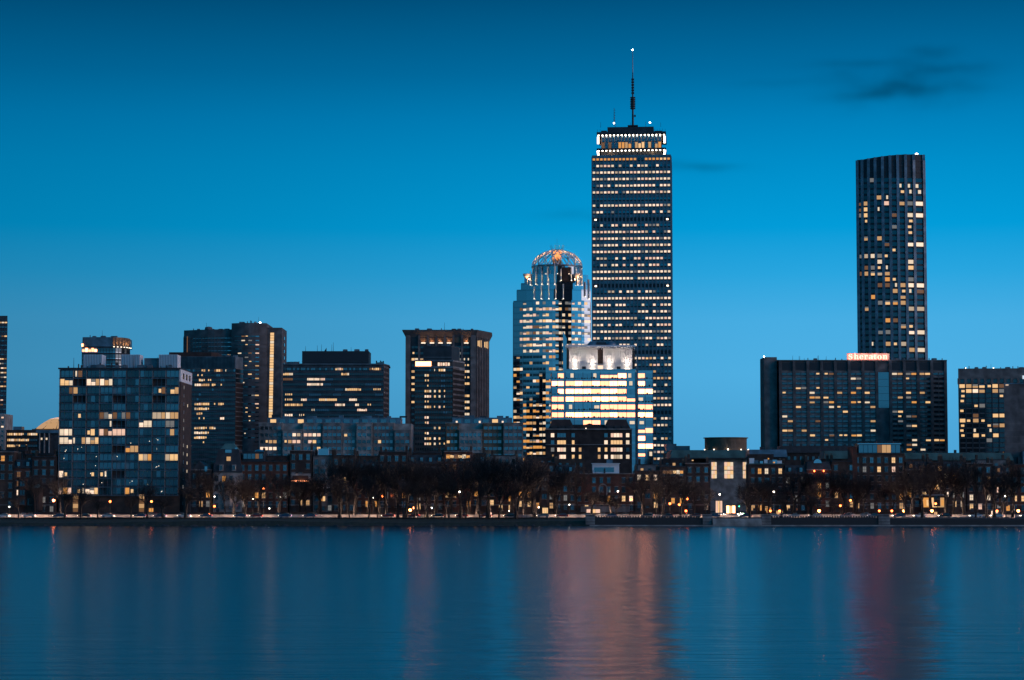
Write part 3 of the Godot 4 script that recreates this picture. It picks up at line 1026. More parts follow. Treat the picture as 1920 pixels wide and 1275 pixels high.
func flared_tower() -> void:
	var b := thing("flared_tower", "grey granite office tower with flared cornice and uplit loggia", "office tower", Vector3(-42.15, GROUND, -1300))
	var w: float = 41.55
	var top: float = 104.27
	var eaves: float = 101.11
	var xr := w / 2
	var skew := 7.55
	# the flank turns away behind the front
	var plan := [Vector2(-xr, -40), Vector2(-xr, 0), Vector2(xr, 0), Vector2(xr + skew, -22), Vector2(xr + skew, -40)]
	put(b, "core", prism(plan, 0, eaves), M.dark_metal)
	var st := begin()
	var outer := [Vector2(-xr - 1.9, -42), Vector2(-xr - 1.9, 2.6), Vector2(xr + 1.0, 2.6), Vector2(xr + skew + 1.8, -21.0), Vector2(xr + skew + 1.8, -42)]
	for k in plan.size():
		var n := (k + 1) % plan.size()
		quad(st, Vector3(plan[k].x, eaves - 1.0, plan[k].y), Vector3(plan[n].x, eaves - 1.0, plan[n].y), Vector3(outer[n].x, top - 0.6, outer[n].y), Vector3(outer[k].x, top - 0.6, outer[k].y))
		quad(st, Vector3(outer[k].x, top - 0.6, outer[k].y), Vector3(outer[n].x, top - 0.6, outer[n].y), Vector3(outer[n].x, top, outer[n].y), Vector3(outer[k].x, top, outer[k].y))
	put(b, "cornice", done(st), M.concrete_dark)
	put(b, "roof", prism(outer, top - 0.3, top + 0.05), M.roof_tar)
	roof_clutter(b, -xr + 2, xr, top, -4, 10, 33)
	# piers, with a wider pier at each end
	var edges := [-xr, -xr + 2.9, -xr + 7.6, -xr + 13.4, -xr + 19.1, -xr + 24.9, -xr + 30.6, -xr + 36.4, xr - 2.0, xr]
	var px := [0, 27, 48, 71, 90, 112, 132]
	var fh: float = 3.6
	span(b, "pier", -xr, -xr + 2.9, 0, eaves, 0, 1.2, M.concrete)
	span(b, "pier", xr - 3.1, xr, 0, eaves, 0, 1.2, M.concrete)
	var lines := ["yy", "yd", "y.", "yy", ".d", "yy", "yw", "y.", "yy", ".s", "yy", "..", "..", "..", "..", "..", ".."]
	var bays := 7
	var bw := (w - 6.0) / bays
	for k in bays:
		var xa := -xr + 2.9 + k * bw
		if k > 0:
			span(b, "pier", xa - 0.6, xa + 0.6, 0, eaves, 0, 1.1, M.concrete)
		var kk: int = k
		var pick := func(c: int, r: int) -> String:
			if r == 0:
				return "k"
			if kk == 0:
				return lines[(r + 1) % lines.size()][c] if r > 1 else ("q" if r == 1 and c == 0 else "k")
			if kk == 6 and r > 2:
				return "dqyqy.yyyyyyy"[mini(r - 2, 12)] if chance(c, r, 5) < 0.86 else "k"
			if kk == 5:
				return "dqq.qk.qqqqqq"[mini(maxi(r - 2, 0), 12)]
			return "y" if kk == 1 and (r == 2 or r == 3) and c == 0 else ("s" if r == 2 and kk > 3 else "k")
		skin(b, [Vector2(xa + 0.6, 0), Vector2(xa + bw - 0.6, 0)], [2], eaves - 5.5 - 16 * fh, 16, fh, {"band": 1.5, "pier": 0.18, "proud": 0.3, "wall": M.black_metal, "pick": pick, "glass": M.glass_black, "seed": 20 + k, "pier_name": "mullion"})
		if k > 0:
			# uplit loggia: a pale soffit with a lamp on its sill
			span(b, "soffit", xa + 0.6, xa + bw - 0.6, eaves - 4.2, eaves - 1.2, 0.0, 0.25, M.sandstone)
			if k != 5:
				box(b, "loggia_lamp", Vector3(xa + bw / 2, eaves - 4.5, 0.7), Vector3(2.6, 0.22, 0.3), M.bulb_small)
				spot_light(b, Vector3(xa + bw / 2, eaves - 4.3, 0.95), Vector3(0, 1, -0.25), Color(1, 0.70, 0.46), 11.0, 62.0, 0.4)
	# flank: close upright fins
	for k in 8:
		var t := (k + 0.5) / 8.0
		var c := Vector2(xr, 0).lerp(Vector2(xr + skew, -22), t)
		put(b, "flank_fin", cube, M.concrete, Transform3D(Basis(Vector3.UP, -atan2(-22.0, skew)).scaled_local(Vector3(0.8, eaves, 0.9)), Vector3(c.x, eaves / 2, c.y)))
	for k in 2:
		var c := Vector2(xr, 0).lerp(Vector2(xr + skew, -22), 0.25 + 0.5 * k)
		for j in 3:
			put(b, "flank_window", cube, M.lit_warm, Transform3D(Basis(Vector3.UP, -atan2(-22.0, skew)).scaled_local(Vector3(0.9, 3.2 + j * 0.5, 0.3)), Vector3(c.x + (j - 1) * 0.8 + 0.25, eaves - 4.5, c.y - (j - 1) * 2.2 + 0.25)))
	glaze(b, 240)


# ---------------------------------------------------------------- mid-distance blocks
func build_middle_blocks() -> void:
	glass_office()
	mansard_office()
	lit_top_tower()
	ribbon_office()
	louvre_office()
	curved_crown_block()
	terraced_block(-80.33, 69.01, "terraced_apartments", "long stepped stone apartment block with a row of lit upper windows", 0)
	terraced_block(-12.58, 35.35, "terraced_apartments", "short stepped stone apartment block with orange brick bays", 1)
	dark_grid_office()
	blank_block()
	assembly_hall()
	far_edge_blocks()
	low_roofs()


func silhouettes(b: Node3D, x0: float, x1: float, y: float, z: float, seed_value: int) -> void:
	# furniture and people standing against the bright rooms
	var st := begin()
	var x := x0
	var k := 0
	while x < x1 - 0.3:
		var w := 0.3 + 1.1 * chance(k, seed_value)
		var h := 0.25 + 0.9 * pow(chance(k, seed_value, 2), 2.0)
		st.append_from(cube, 0, Transform3D(Basis().scaled(Vector3(w * 0.8, h, 0.12)), Vector3(minf(x + w / 2, x1), y + h / 2, z)))
		x += w + 0.5 * chance(k, seed_value, 4)
		k += 1
	put(b, "furniture", st.commit(), M.bronze_panel).set_meta("kind", "stuff")


func glass_office() -> void:
	var b := thing("glass_office", "brightly lit blue glass office block with floodlit white roof crown", "office block", Vector3(46.19, GROUND, -1150))
	var k1: float = 0.28
	var fh: float = 4.09
	var top: float = 72.93
	var rows := 14
	# centre and two lower wings
	span(b, "centre_block", -67 * k1, 66 * k1, 0, top, 0, -38, M.glass_deep)
	span(b, "wing", -91 * k1, -67 * k1, 0, top - 1.2, -0.8, -36, M.glass_deep)
	span(b, "wing", 67 * k1, 98 * k1, 0, top - 0.6, -0.8, -36, M.glass_deep)
	var centre := ["s..sHhWs", "VWWWWWWs", "WWWWWWW.", "WVVWWWWh", "sbbvWWWV", "WWWVWWVV", "..VVs..v", "........"]
	var side_a := [".W", "WW", ".W", "VV", "WW", "VV", ".v", "..", "..", ".."]
	var side_b := ["W.", "W.", "WW", "v.", "WW", "WW", "v.", "hV", "W.", "WW", "hs", ".."]
	var fix := func(lines: Array) -> Callable:
		return func(c: int, r: int) -> String:
			var ch: String = lines[r][c] if r < lines.size() else "."
			return "h" if ch == "H" else ch
	var y0 := top - 1.7 - rows * fh
	var opts := {"band": 1.15, "pier": 0.28, "proud": 0.25, "wall": M.glass_sky, "pier_mat": M.steel_blue, "pier_name": "mullion", "band_name": "spandrel", "glass": M.glass_deep, "ragged": false, "seed": 71}
	opts.pick = fix.call(centre)
	skin(b, [Vector2(-65 * k1, 0), Vector2(65 * k1, 0)], [8], y0, rows, fh, opts)
	opts.pick = fix.call(side_a)
	skin(b, [Vector2(-91 * k1, -0.8), Vector2(-68 * k1, -0.8)], [2], y0, rows, fh, opts)
	opts.pick = fix.call(side_b)
	skin(b, [Vector2(69 * k1, -0.8), Vector2(98 * k1, -0.8)], [2], y0, rows, fh, opts)
	for r in 6:
		var y := y0 + (rows - 1 - r) * fh + 0.62
		silhouettes(b, -64 * k1, 48 * k1, y, 0.22, 100 + r)
		silhouettes(b, -90 * k1, -69 * k1, y, -0.58, 200 + r)
		silhouettes(b, 70 * k1, 97 * k1, y, -0.58, 300 + r)
		# ceiling edge and thin vertical glazing bars break each bright storey up
		for c in 17:
			box(b, "glazing_bar", Vector3(-65 * k1 + c * 130.0 * k1 / 16.0, y + 1.3, 0.2), Vector3(0.1, 2.7, 0.14), M.steel_blue)
	glaze(b, 240)
	# tall blades either side of the centre
	put(b, "blade", extrude([Vector2(-69.5 * k1, 0), Vector2(-66.5 * k1, 0), Vector2(-62.5 * k1, 89.14), Vector2(-69.5 * k1, 93.06)], -6, -2), M.glass_sky)
	put(b, "blade", extrude([Vector2(66.8 * k1, 0), Vector2(69.8 * k1, 0), Vector2(70.5 * k1, 94.74), Vector2(68.2 * k1, 92.5)], -1, 1.2), M.steel_blue)
	# crown: white screen walls behind a canopy with hanging fins, washed from below
	var c0 := top
	var c1: float = 84.39
	for seg in [[-58, -4], [6, 61]]:
		for p in 5:
			var xa: float = lerpf(seg[0], seg[1], p / 5.0) * k1
			var xb: float = lerpf(seg[0], seg[1], (p + 1) / 5.0) * k1
			span(b, "screen_panel", xa + 0.03, xb - 0.03, c0, c1, -6, -6.4, M.white_panel)
	span(b, "crown_recess", -4 * k1, 6 * k1, c0 + 2.5, c1, -6.6, -7.0, M.brown_panel)
	span(b, "crown_recess", -64 * k1, -58 * k1, c0, c1, -6.6, -7.0, M.black_metal)
	span(b, "crown_recess", 61 * k1, 66 * k1, c0, c1, -6.6, -7.0, M.black_metal)
	span(b, "crown_rail", -56 * k1, 60 * k1, c0 + 2.7, c0 + 2.95, -5.7, -5.5, M.white_metal)
	for x in [-47.0, -14.0, 18.0, 51.0]:
		for s in [-1.0, 1.0]:
			put(b, "crown_strut", tube_mesh(Vector3((x + s * 3.0) * k1, c0 + 1.5, -5.6), Vector3((x + s * 5.0) * k1, c1, -5.6), 0.09, 0.09, 5), M.white_metal)
		span(b, "crown_tie", (x - 3.2) * k1, (x + 3.2) * k1, c1 - 4.4, c1 - 4.1, -5.7, -5.5, M.white_metal)
		box(b, "flood_lamp", Vector3(x * k1, c0 + 0.3, -3.2), Vector3(2.6, 0.4, 0.6), M.bulb_small)
		spot_light(b, Vector3(x * k1, c0 + 0.7, -3.4), Vector3(0, 1, -0.42), Color(1, 0.90, 0.82), 90.0, 44.0, 1.2)
		lamp_light(b, Vector3(x * k1, c0 + 1.0, -4.3), Color(1, 0.9, 0.8), 4.0, 0.9)
	for x in [-30.0, 35.0]:
		box(b, "roof_unit", Vector3(x * k1, c0 + 0.9, -4.8), Vector3(2.0, 1.4, 1.0), M.dark_metal)
	box(b, "crown_window", Vector3(1.0 * k1, c0 + 1.3, -6.3), Vector3(3.0, 2.0, 0.3), M.lit_white)
	span(b, "canopy", -66 * k1, 66 * k1, c1 + 0.3, c1 + 1.1, 0.5, -34, M.white_metal)
	for k in 26:
		put(b, "canopy_fin", cube, M.white_panel, Transform3D(Basis(Vector3.RIGHT, 0.0).scaled_local(Vector3(0.35, 1.5, 1.4)), Vector3((-64.5 + k * 5.15) * k1, c1 - 0.4, 0.1)))
	for x in [-12.0, 21.0]:
		put(b, "cooling_tower", lathe([Vector2(3.2, 0), Vector2(2.9, 1.4), Vector2(1.7, 2.6), Vector2(0, 3.0)], 16), M.steel_blue, Transform3D(Basis(), Vector3((x) * k1, c1 + 1.1, -12)))
	span(b, "plant_room", -6 * k1, 12 * k1, c1 + 1.1, c1 + 3.2, -9, -14, M.dark_metal)


func mansard_office() -> void:
	var b := thing("brick_office", "dark brick office with twin hipped brown roofs before the glass block", "office block", Vector3(34.96, GROUND, -1000))
	var k1: float = 0.24
	var top: float = 37.03
	span(b, "body", -81 * k1, 81 * k1, 0, top, 0, -30, M.brick_dark)
	span(b, "cornice", -82 * k1, 82 * k1, top, top + 0.6, 0.6, -30, M.limestone_dark)
	span(b, "string_course", -82 * k1, 82 * k1, 30.13, 30.5, 0, 0.5, M.limestone_dark)
	for x in [-52.0, 54.0]:
		put(b, "hipped_roof", prism([Vector2(x * k1 - 5.9, -16), Vector2(x * k1 - 5.9, -0.5), Vector2(x * k1 + 5.9, -0.5), Vector2(x * k1 + 5.9, -16)], top + 0.6, 41.87, 0.68, Vector2(x * k1, -8)), M.brown_panel)
		for j in 3:
			box(b, "dormer", Vector3(x * k1 + (j - 1) * 3.4, top + 1.3, -0.2), Vector3(2.6, 1.2, 1.0), M.slate)
	put(b, "pediment", extrude([Vector2(-29 * k1, top + 0.6), Vector2(31 * k1, top + 0.6), Vector2(1 * k1, top + 3.0)], -6, 0.3), M.brick_dark)
	span(b, "attic", -29 * k1, 31 * k1, top + 0.6, top + 2.6, -6.5, -20, M.slate)
	span(b, "roof_window", 10 * k1, 19 * k1, top + 2.7, top + 4.2, -7, -8, M.lit_white)
	var rows := [[816, "wkyk . tw.ww w"], [829, ""], [843, ""], [856, ""]]
	# window groups: x position, panes, then one letter for each storey from the top
	var groups := [[-69, 1, "wmgy"], [-52, 3, "myww"], [-30, 1, "mywy"], [-17, 1, "  yy"], [19, 1, "  yy"], [32, 1, "mwyw"], [52, 4, "wyww"], [73, 1, "wwkw"]]
	for g in groups:
		for r in 4:
			var ch: String = g[2][r]
			if ch == " ":
				continue
			var y: float = [34.61, 31.39, 28.08, 24.84][r]
			var n: int = g[1]
			for j in n:
				var m := light_of(ch, chance(j, r, g[0] + 90))
				box(b, "window", Vector3(g[0] * k1 + (j - (n - 1) / 2.0) * 1.32, y, 0.06), Vector3(1.2 if n > 1 else (1.5 if ch != "y" or n > 1 else 1.1), 1.75, 0.12), m if m else M.glass_dark)
			box(b, "sill", Vector3(g[0] * k1, y - 1.0, 0.15), Vector3(n * 1.32 + 0.3, 0.16, 0.3), M.limestone_dark)
	put(b, "wall_lamp", lathe([Vector2(0, -0.2), Vector2(0.25, 0), Vector2(0, 0.2)], 8), M.bulb_small, Transform3D(Basis(), Vector3(-6 * k1, 37.75, 0.9)))


func lit_top_tower() -> void:
	var b := thing("office_tower", "narrow brown office tower with one bright lit top storey", "office tower", Vector3(-40.9, GROUND, -1150))
	var k1: float = 0.28
	var w := 70 * k1
	var top: float = 77.68
	var plan := [Vector2(-w / 2, -40), Vector2(-w / 2, 0), Vector2(w / 2, 0), Vector2(w / 2 + 20 * k1, -18), Vector2(w / 2 + 20 * k1, -40)]
	put(b, "core", prism(plan, 0, top), M.bronze_panel)
	var fh: float = 2.75
	var y0: float = 73.49
	var lines := ["...kk.t.s.yywk..", "....yy..kk.tt...", "....qq.....tt...", ".....q.....tt...", "....yyy.w.y.q...", "....www.y.y.s...", "....qq......m...", "....yyy.q.w.q...", "............tt..", "....ww..........", "....qw..........", "........w.y.....", "....qw..........", "....yyy.w.y.....", "....wwy.w.q.q...", "................", "................"]
	skin(b, [Vector2(-w / 2, 0), Vector2(w / 2, 0)], [16], y0 - 24 * fh, 24, fh, {"band": 1.05, "pier": 0.3, "proud": 0.3, "wall": M.bronze_panel, "pick": rows_of(lines), "glass": M.glass_black, "seed": 33, "ragged": false})
	skin(b, [Vector2(w / 2, 0), Vector2(w / 2 + 20 * k1, -18)], [10], y0 - 24 * fh, 24, fh, {"band": 1.05, "pier": 0.25, "proud": 0.3, "wall": M.concrete, "pier_mat": M.bronze_panel, "pick": func(_c, r): return "n" if r < 16 else " ", "glass": M.glass_black})
	# bright top storey
	span(b, "top_band", -w / 2 - 0.3, w / 2 + 0.3, y0, y0 + 0.9, 0, 0.5, M.grey_metal)
	span(b, "top_band", -w / 2 - 0.3, w / 2 + 0.3, top - 0.7, top, 0, 0.5, M.grey_metal)
	put(b, "flank_band", prism([Vector2(w / 2, 0.3), Vector2(w / 2 + 20 * k1 + 0.5, -18), Vector2(w / 2 + 20 * k1, -18.2), Vector2(w / 2 - 0.3, 0.0)], top - 0.8, top), M.limestone)
	put(b, "flank_band", prism([Vector2(w / 2, 0.3), Vector2(w / 2 + 20 * k1 + 0.5, -18), Vector2(w / 2 + 20 * k1, -18.2), Vector2(w / 2 - 0.3, 0.0)], y0 - 0.6, y0 + 0.9), M.limestone)
	for k in 6:
		box(b, "top_window", Vector3(-w / 2 + 0.9 + k * 1.37, (y0 + top) / 2 + 0.1, 0.1), Vector3(1.34, 2.4, 0.15), M.lit_office)
	for k in 5:
		box(b, "top_window", Vector3(-w / 2 + 12.4 + k * 1.3, (y0 + top) / 2 - 0.1, 0.1), Vector3(1.0, 1.5 + 0.4 * chance(k, 2), 0.15), M.lit_pink if k % 2 else M.lit_white)
	glaze(b, 260)
	var plan2 := [Vector2(-20 * k1, -30), Vector2(-20 * k1, -3), Vector2(33 * k1, -3), Vector2(46 * k1, -15), Vector2(46 * k1, -30)]
	put(b, "plant_room", prism(plan2, top, 84.81), M.dark_metal)
	put(b, "plant_room_cap", prism(plan2, 84.83, 85.23, 1.02, Vector2(8 * k1, -16)), M.grey_metal)
	roof_clutter(b, -16 * k1, 30 * k1, 85.23, -6, 5, 40)
	span(b, "plant_band", -21 * k1, 33.5 * k1, top + 1.5, top + 1.8, -2.8, -3, M.grey_metal)


func ribbon_office() -> void:
	var b := thing("ribbon_office", "broad dark office block with ribbon windows and black roof house", "office block", Vector3(-101.63, GROUND, -1250))
	var k1: float = 0.3
	var w := 190 * k1
	var top: float = 80.87
	var plan := [Vector2(-w / 2, -36), Vector2(-w / 2, 0), Vector2(w / 2, 0), Vector2(w / 2 + 7 * k1, -14), Vector2(w / 2 + 5 * k1, -36)]
	put(b, "core", prism(plan, 0, top), M.spandrel)
	var fh: float = 2.91
	var spans := ["", "0-4y 29-32y", "0-4d 12-21w 21-24t", "12-19w 20-23t 41-48t", "26-29t 31-38y 45-48q", "1-4q 13-18t 25-28t 46-49t", "1-4q 9-11w 12-17t 18-26y 33-36w", "1-9y 26-30w 36-37w 42-43q", "14-15s 16-22t 37-41w 46-49t", "1-4w 8-9s 10-10q 46-49t", "20-24t", "", "", ""]
	var grid := []
	for s in spans:
		var line := ".".repeat(50)
		for part in s.split(" ", false):
			var ch: String = part[-1]
			var ab: PackedStringArray = part.left(part.length() - 1).split("-")
			for x in range(ab[0].to_int(), mini(ab[1].to_int(), 49) + 1):
				line[x] = ch
		grid.append(line)
	# the top storey, glazed and partly lit
	grid[0] = "..mm.m.m.mm.m.mm..m..m..m.ywwymm.m.m..m.mm.dqyyyd."
	skin(b, [Vector2(-w / 2, 0), Vector2(w / 2, 0)], [50], top - 1.2 - 18 * fh, 18, fh, {"band": 1.1, "pier": 0.22, "proud": 0.3, "wall": M.spandrel, "pick": rows_of(grid), "glass": M.glass_black, "seed": 44})
	skin(b, [Vector2(w / 2, 0), Vector2(w / 2 + 7 * k1, -14)], [6], top - 1.2 - 18 * fh, 18, fh, {"band": 1.1, "pier": 0.2, "proud": 0.3, "wall": M.concrete_dark, "pick": func(_c, r): return "n" if r < 12 else " "})
	glaze(b, 280)
	put(b, "parapet", prism([Vector2(-w / 2 - 0.5, -36), Vector2(-w / 2 - 0.5, 0.8), Vector2(w / 2 + 0.3, 0.8), Vector2(w / 2 + 7 * k1 + 0.6, -14), Vector2(w / 2 + 5 * k1 + 0.6, -36)], top, top + 0.7), M.grey_metal)
	span(b, "roof_house", -61 * k1, 66 * k1, top + 0.7, 89.07, -6, -26, M.black_metal)
	span(b, "roof_house_band", -61.5 * k1, 66.5 * k1, top + 1.9, top + 2.2, -5.8, -6, M.dark_metal)
	roof_clutter(b, -w / 2 + 2, -63 * k1, top + 0.7, -4, 5, 36)
	roof_clutter(b, -58 * k1, 62 * k1, 89.07, -9, 9, 37)
	put(b, "dish", extrude([Vector2(-20 * k1, 89.07), Vector2(-15.5 * k1, 89.07), Vector2(-15.5 * k1, 91.2)], -10, -9), M.black_metal)
	for k in 6:
		span(b, "roof_unit", (80 + k * 2.6) * k1, (82 + k * 2.6) * k1, top + 0.7, top + 1.4 + 1.4 * chance(k, 6), -4, -6, M.dark_metal)


func louvre_office() -> void:
	var b := thing("louvred_office", "banded dark office block with grey louvred roof storey", "office block", Vector3(-174.21, GROUND, -1250))
	var k1: float = 0.3
	var w := 114 * k1
	var top: float = 78.75
	var flank := Vector2(w / 2 + 10 * k1, -10)
	put(b, "core", prism([Vector2(-w / 2, -36), Vector2(-w / 2, 0), Vector2(w / 2, 0), flank, Vector2(flank.x - 4.2, -36)], 0, top), M.spandrel)
	var fh: float = 2.72
	var lines := [".mm..mm.m...qy.q..dyyd.s...m", "mmmm...m..q.q......mm.......", "...........yyq.qq....mm.....", ".........wwwyyyy.yq..q......", "...q.q...........m...........", "...........m.................", "...yyyy...m..................", "...y.q...yywyyyy..q.yyq......", ".........wyyyywq.............", "...q.q....yyq................", "...q.......q.q.......ww......", "...y.q.......................", ".........yyyyyq.yyy..........", "...y.q...wwwyyyq.............", ".........yywyyq..............", "....tt.......q...............", "yyyyyy.......................", "tttttt....................... "]
	skin(b, [Vector2(-w / 2, 0), Vector2(w / 2, 0)], [28], top - 20 * fh, 20, fh, {"band": 0.95, "pier": 0.18, "proud": 0.25, "wall": M.spandrel, "pick": rows_of(lines), "glass": M.glass_black, "seed": 48})
	skin(b, [Vector2(w / 2, 0), flank], [8], top - 20 * fh, 20, fh, {"band": 0.5, "pier": 0.0, "proud": 0.3, "wall": M.concrete, "pick": func(_c, r): return "n" if r > 2 else ".", "glass": M.glass_black})
	# pale terrace rails part-way along
	for r in range(1, 16, 1):
		if r % 2 == 1 or chance(r, 6) > 0.5:
			span(b, "ledge", -8 * k1, 22 * k1, top - r * fh - 0.1, top - r * fh + 0.25, 0.3, 0.9, M.steel_blue)
	glaze(b, 240)
	put(b, "louvre_storey", prism([Vector2(-w / 2, -30), Vector2(-w / 2, 0.4), Vector2(w / 2, 0.4), Vector2(flank.x, -9.6), Vector2(flank.x - 3.4, -30)], top, 85.58), M.grey_metal)
	for k in 44:
		span(b, "louvre", -w / 2 + k * w / 44.0, -w / 2 + k * w / 44.0 + 0.3, top + 0.3, 85.43, 0.4, 0.75, M.dark_metal)
	roof_clutter(b, 12 * k1, 56 * k1, 85.58, -6, 6, 38)
	put(b, "flat_roof", prism([Vector2(-w / 2 - 4, -26), Vector2(-w / 2 - 4, -2), Vector2(10 * k1, -2), Vector2(20 * k1, -8), Vector2(20 * k1, -26)], 85.58, 88.16), M.brown_panel)


func curved_crown_block() -> void:
	var b := thing("curved_crown_block", "blue grey office block with a curved uplit roof screen", "office block", Vector3(-240.32, GROUND, -1300))
	var k1: float = 0.31
	var top: float = 94.15
	var c1: float = 100.16
	var front := [Vector2(-45 * k1, 0), Vector2(13 * k1, 0)]
	var arc := []
	for k in 8:
		var t := k / 7.0
		arc.append(Vector2((13 + 25 * sin(t * PI / 2)) * k1, -14.0 * (1.0 - cos(t * PI / 2))))
	var plan := [Vector2(-45 * k1, -30), front[0]]
	plan.append_array(arc)
	plan.append(Vector2(34 * k1, -30))
	put(b, "body", prism(plan, 0, top), M.glass_deep)
	put(b, "roof_screen", prism(plan, top, c1, 0.985, Vector2(0, -14)), M.steel_blue)
	skin(b, front, [10], top - 20 * 3.7, 20, 3.7, {"band": 1.0, "pier": 0.2, "proud": 0.2, "wall": M.dark_metal, "pick": func(c, r): return "W" if r == 0 and c < 5 else ".", "seed": 4})
	skin(b, arc, [1, 1, 1, 1, 1, 1, 1], top - 20 * 3.7, 20, 3.7, {"band": 1.0, "pier": 0.2, "proud": 0.2, "wall": M.dark_metal})
	glaze(b, 60)
	for k in 7:
		var c: Vector2 = (arc[k] + arc[k + 1]) / 2
		var d: Vector2 = (arc[k + 1] - arc[k]).normalized()
		var n := Vector2(-d.y, d.x)
		put(b, "screen_panel", cube, M.sandstone, Transform3D(Basis(Vector3.UP, -atan2(d.y, d.x)).scaled_local(Vector3(arc[k].distance_to(arc[k + 1]) * 0.86, c1 - top - 0.4, 0.3)), Vector3(c.x + n.x * 0.2, (top + c1) / 2, c.y + n.y * 0.2)))
		var p := Vector3(c.x + n.x * 1.1, top + 0.2, c.y + n.y * 1.1)
		box(b, "screen_lamp", p, Vector3(0.7, 0.3, 0.4), M.bulb_small)
		spot_light(b, p + Vector3(0, 0.4, 0), Vector3(-n.x * 0.2, 1, -n.y * 0.2), Color(1, 0.76, 0.52), 22.0, 30.0, 0.2)
	roof_clutter(b, -40 * k1, 20 * k1, c1, -8, 6, 41)
	box(b, "corner_lamp", Vector3(-44 * k1, top + 1.2, 0.6), Vector3(0.9, 1.6, 0.4), M.lit_office)


func terraced_block(cx: float, w: float, called: String, label: String, which: int) -> void:
	var b := thing(called, label, "apartment block", Vector3(cx, GROUND, -1000), 0.0, "stepped apartment blocks behind the town houses")
	var top: float = 39.93
	var ph: float = 42.83
	var fh := 3.1
	var xr := w / 2
	span(b, "body", -xr, xr, 0, top, -2, -24, M.limestone)
	# set-back roof storey with glazing, vents and plant
	span(b, "roof_storey", -xr + 3, xr - 5, top, ph, -7, -22, M.steel_blue)
	for k in int(w / 4.2):
		var x := -xr + 4.5 + k * 4.2
		if x > xr - 7:
			break
		box(b, "roof_window", Vector3(x + 1.2, (top + ph) / 2 - 0.2, -6.9), Vector3(2.6, 1.7, 0.2), M.lit_warm if chance(k, 6, which) > 0.82 else M.glass_mid)
	for k in int(w / 6.0):
		var x := -xr + 4 + k * 6.0 + 3.0 * chance(k, 1, which)
		box(b, "roof_unit", Vector3(x, ph + 0.5, -12), Vector3(1.5 + 3.5 * chance(k, 2, which), 0.6 + 1.8 * pow(chance(k, 3, which), 3), 3), M.steel_blue if k % 2 else M.dark_metal)
	if which == 1:
		for k in 3:
			box(b, "dormer_lamp", Vector3(-xr + 5 + k * 10.5, top + 0.9, -6.6), Vector3(0.8, 0.9, 0.3), M.lit_white)
	# bays of different width step forward
	var x := -xr
	var k := 0
	while x < xr - 1.0:
		var bw := minf(6.0 + 6.5 * chance(k, 4, which + 3), xr - x)
		if xr - x - bw < 4.0:
			bw = xr - x
		var fwd := 0.6 + 1.6 * float(k % 2)
		var hgt := top - (0.0 if k % 3 != 1 else fh)
		var wall: Material = M.limestone_dark if k % 3 == 0 else M.limestone
		if which == 1 and k % 2 == 0 or which == 0 and k > 0 and x > xr * 0.55:
			wall = M.sandstone if which == 1 else M.limestone_dark
		span(b, "bay", x, x + bw - 0.05, 0, hgt, -2, fwd, wall)
		var n := maxi(2, int(bw / 1.9))
		var rows := 5 if hgt == top else 4
		var xm := x
		var kk := k
		var pick := func(c: int, r: int) -> String:
			var row: int = r + (0 if hgt == top else 1)
			if which == 0:
				var gx := (xm + c * 1.9) / w + 0.5
				if row == 1 and gx > 0.2 and gx < 0.37:
					return "p" if chance(c, kk) > 0.3 else "w"
				if row == 2 and gx > 0.0 and gx < 0.35:
					return "oyq.p"[int(chance(c, kk, 3) * 5.0)]
				if row == 3 and gx < 0.09:
					return "w"
			return "y" if chance(c, r, kk + 30 * which) > 0.975 else ("m" if chance(c / 2, r, kk) > 0.3 else ".")
		skin(b, [Vector2(x + 0.5, fwd), Vector2(x + bw - 0.55, fwd)], [n], hgt - 0.8 - rows * fh, rows, fh, {"band": 1.15, "pier": 0.42, "proud": 0.22, "wall": wall, "pick": pick, "glass": M.glass_dark, "seed": 60 + k + 20 * which})
		span(b, "bay_coping", x - 0.1, x + bw, hgt, hgt + 0.35, -2, fwd + 0.3, M.limestone)
		x += bw
		k += 1
	glaze(b, 280)


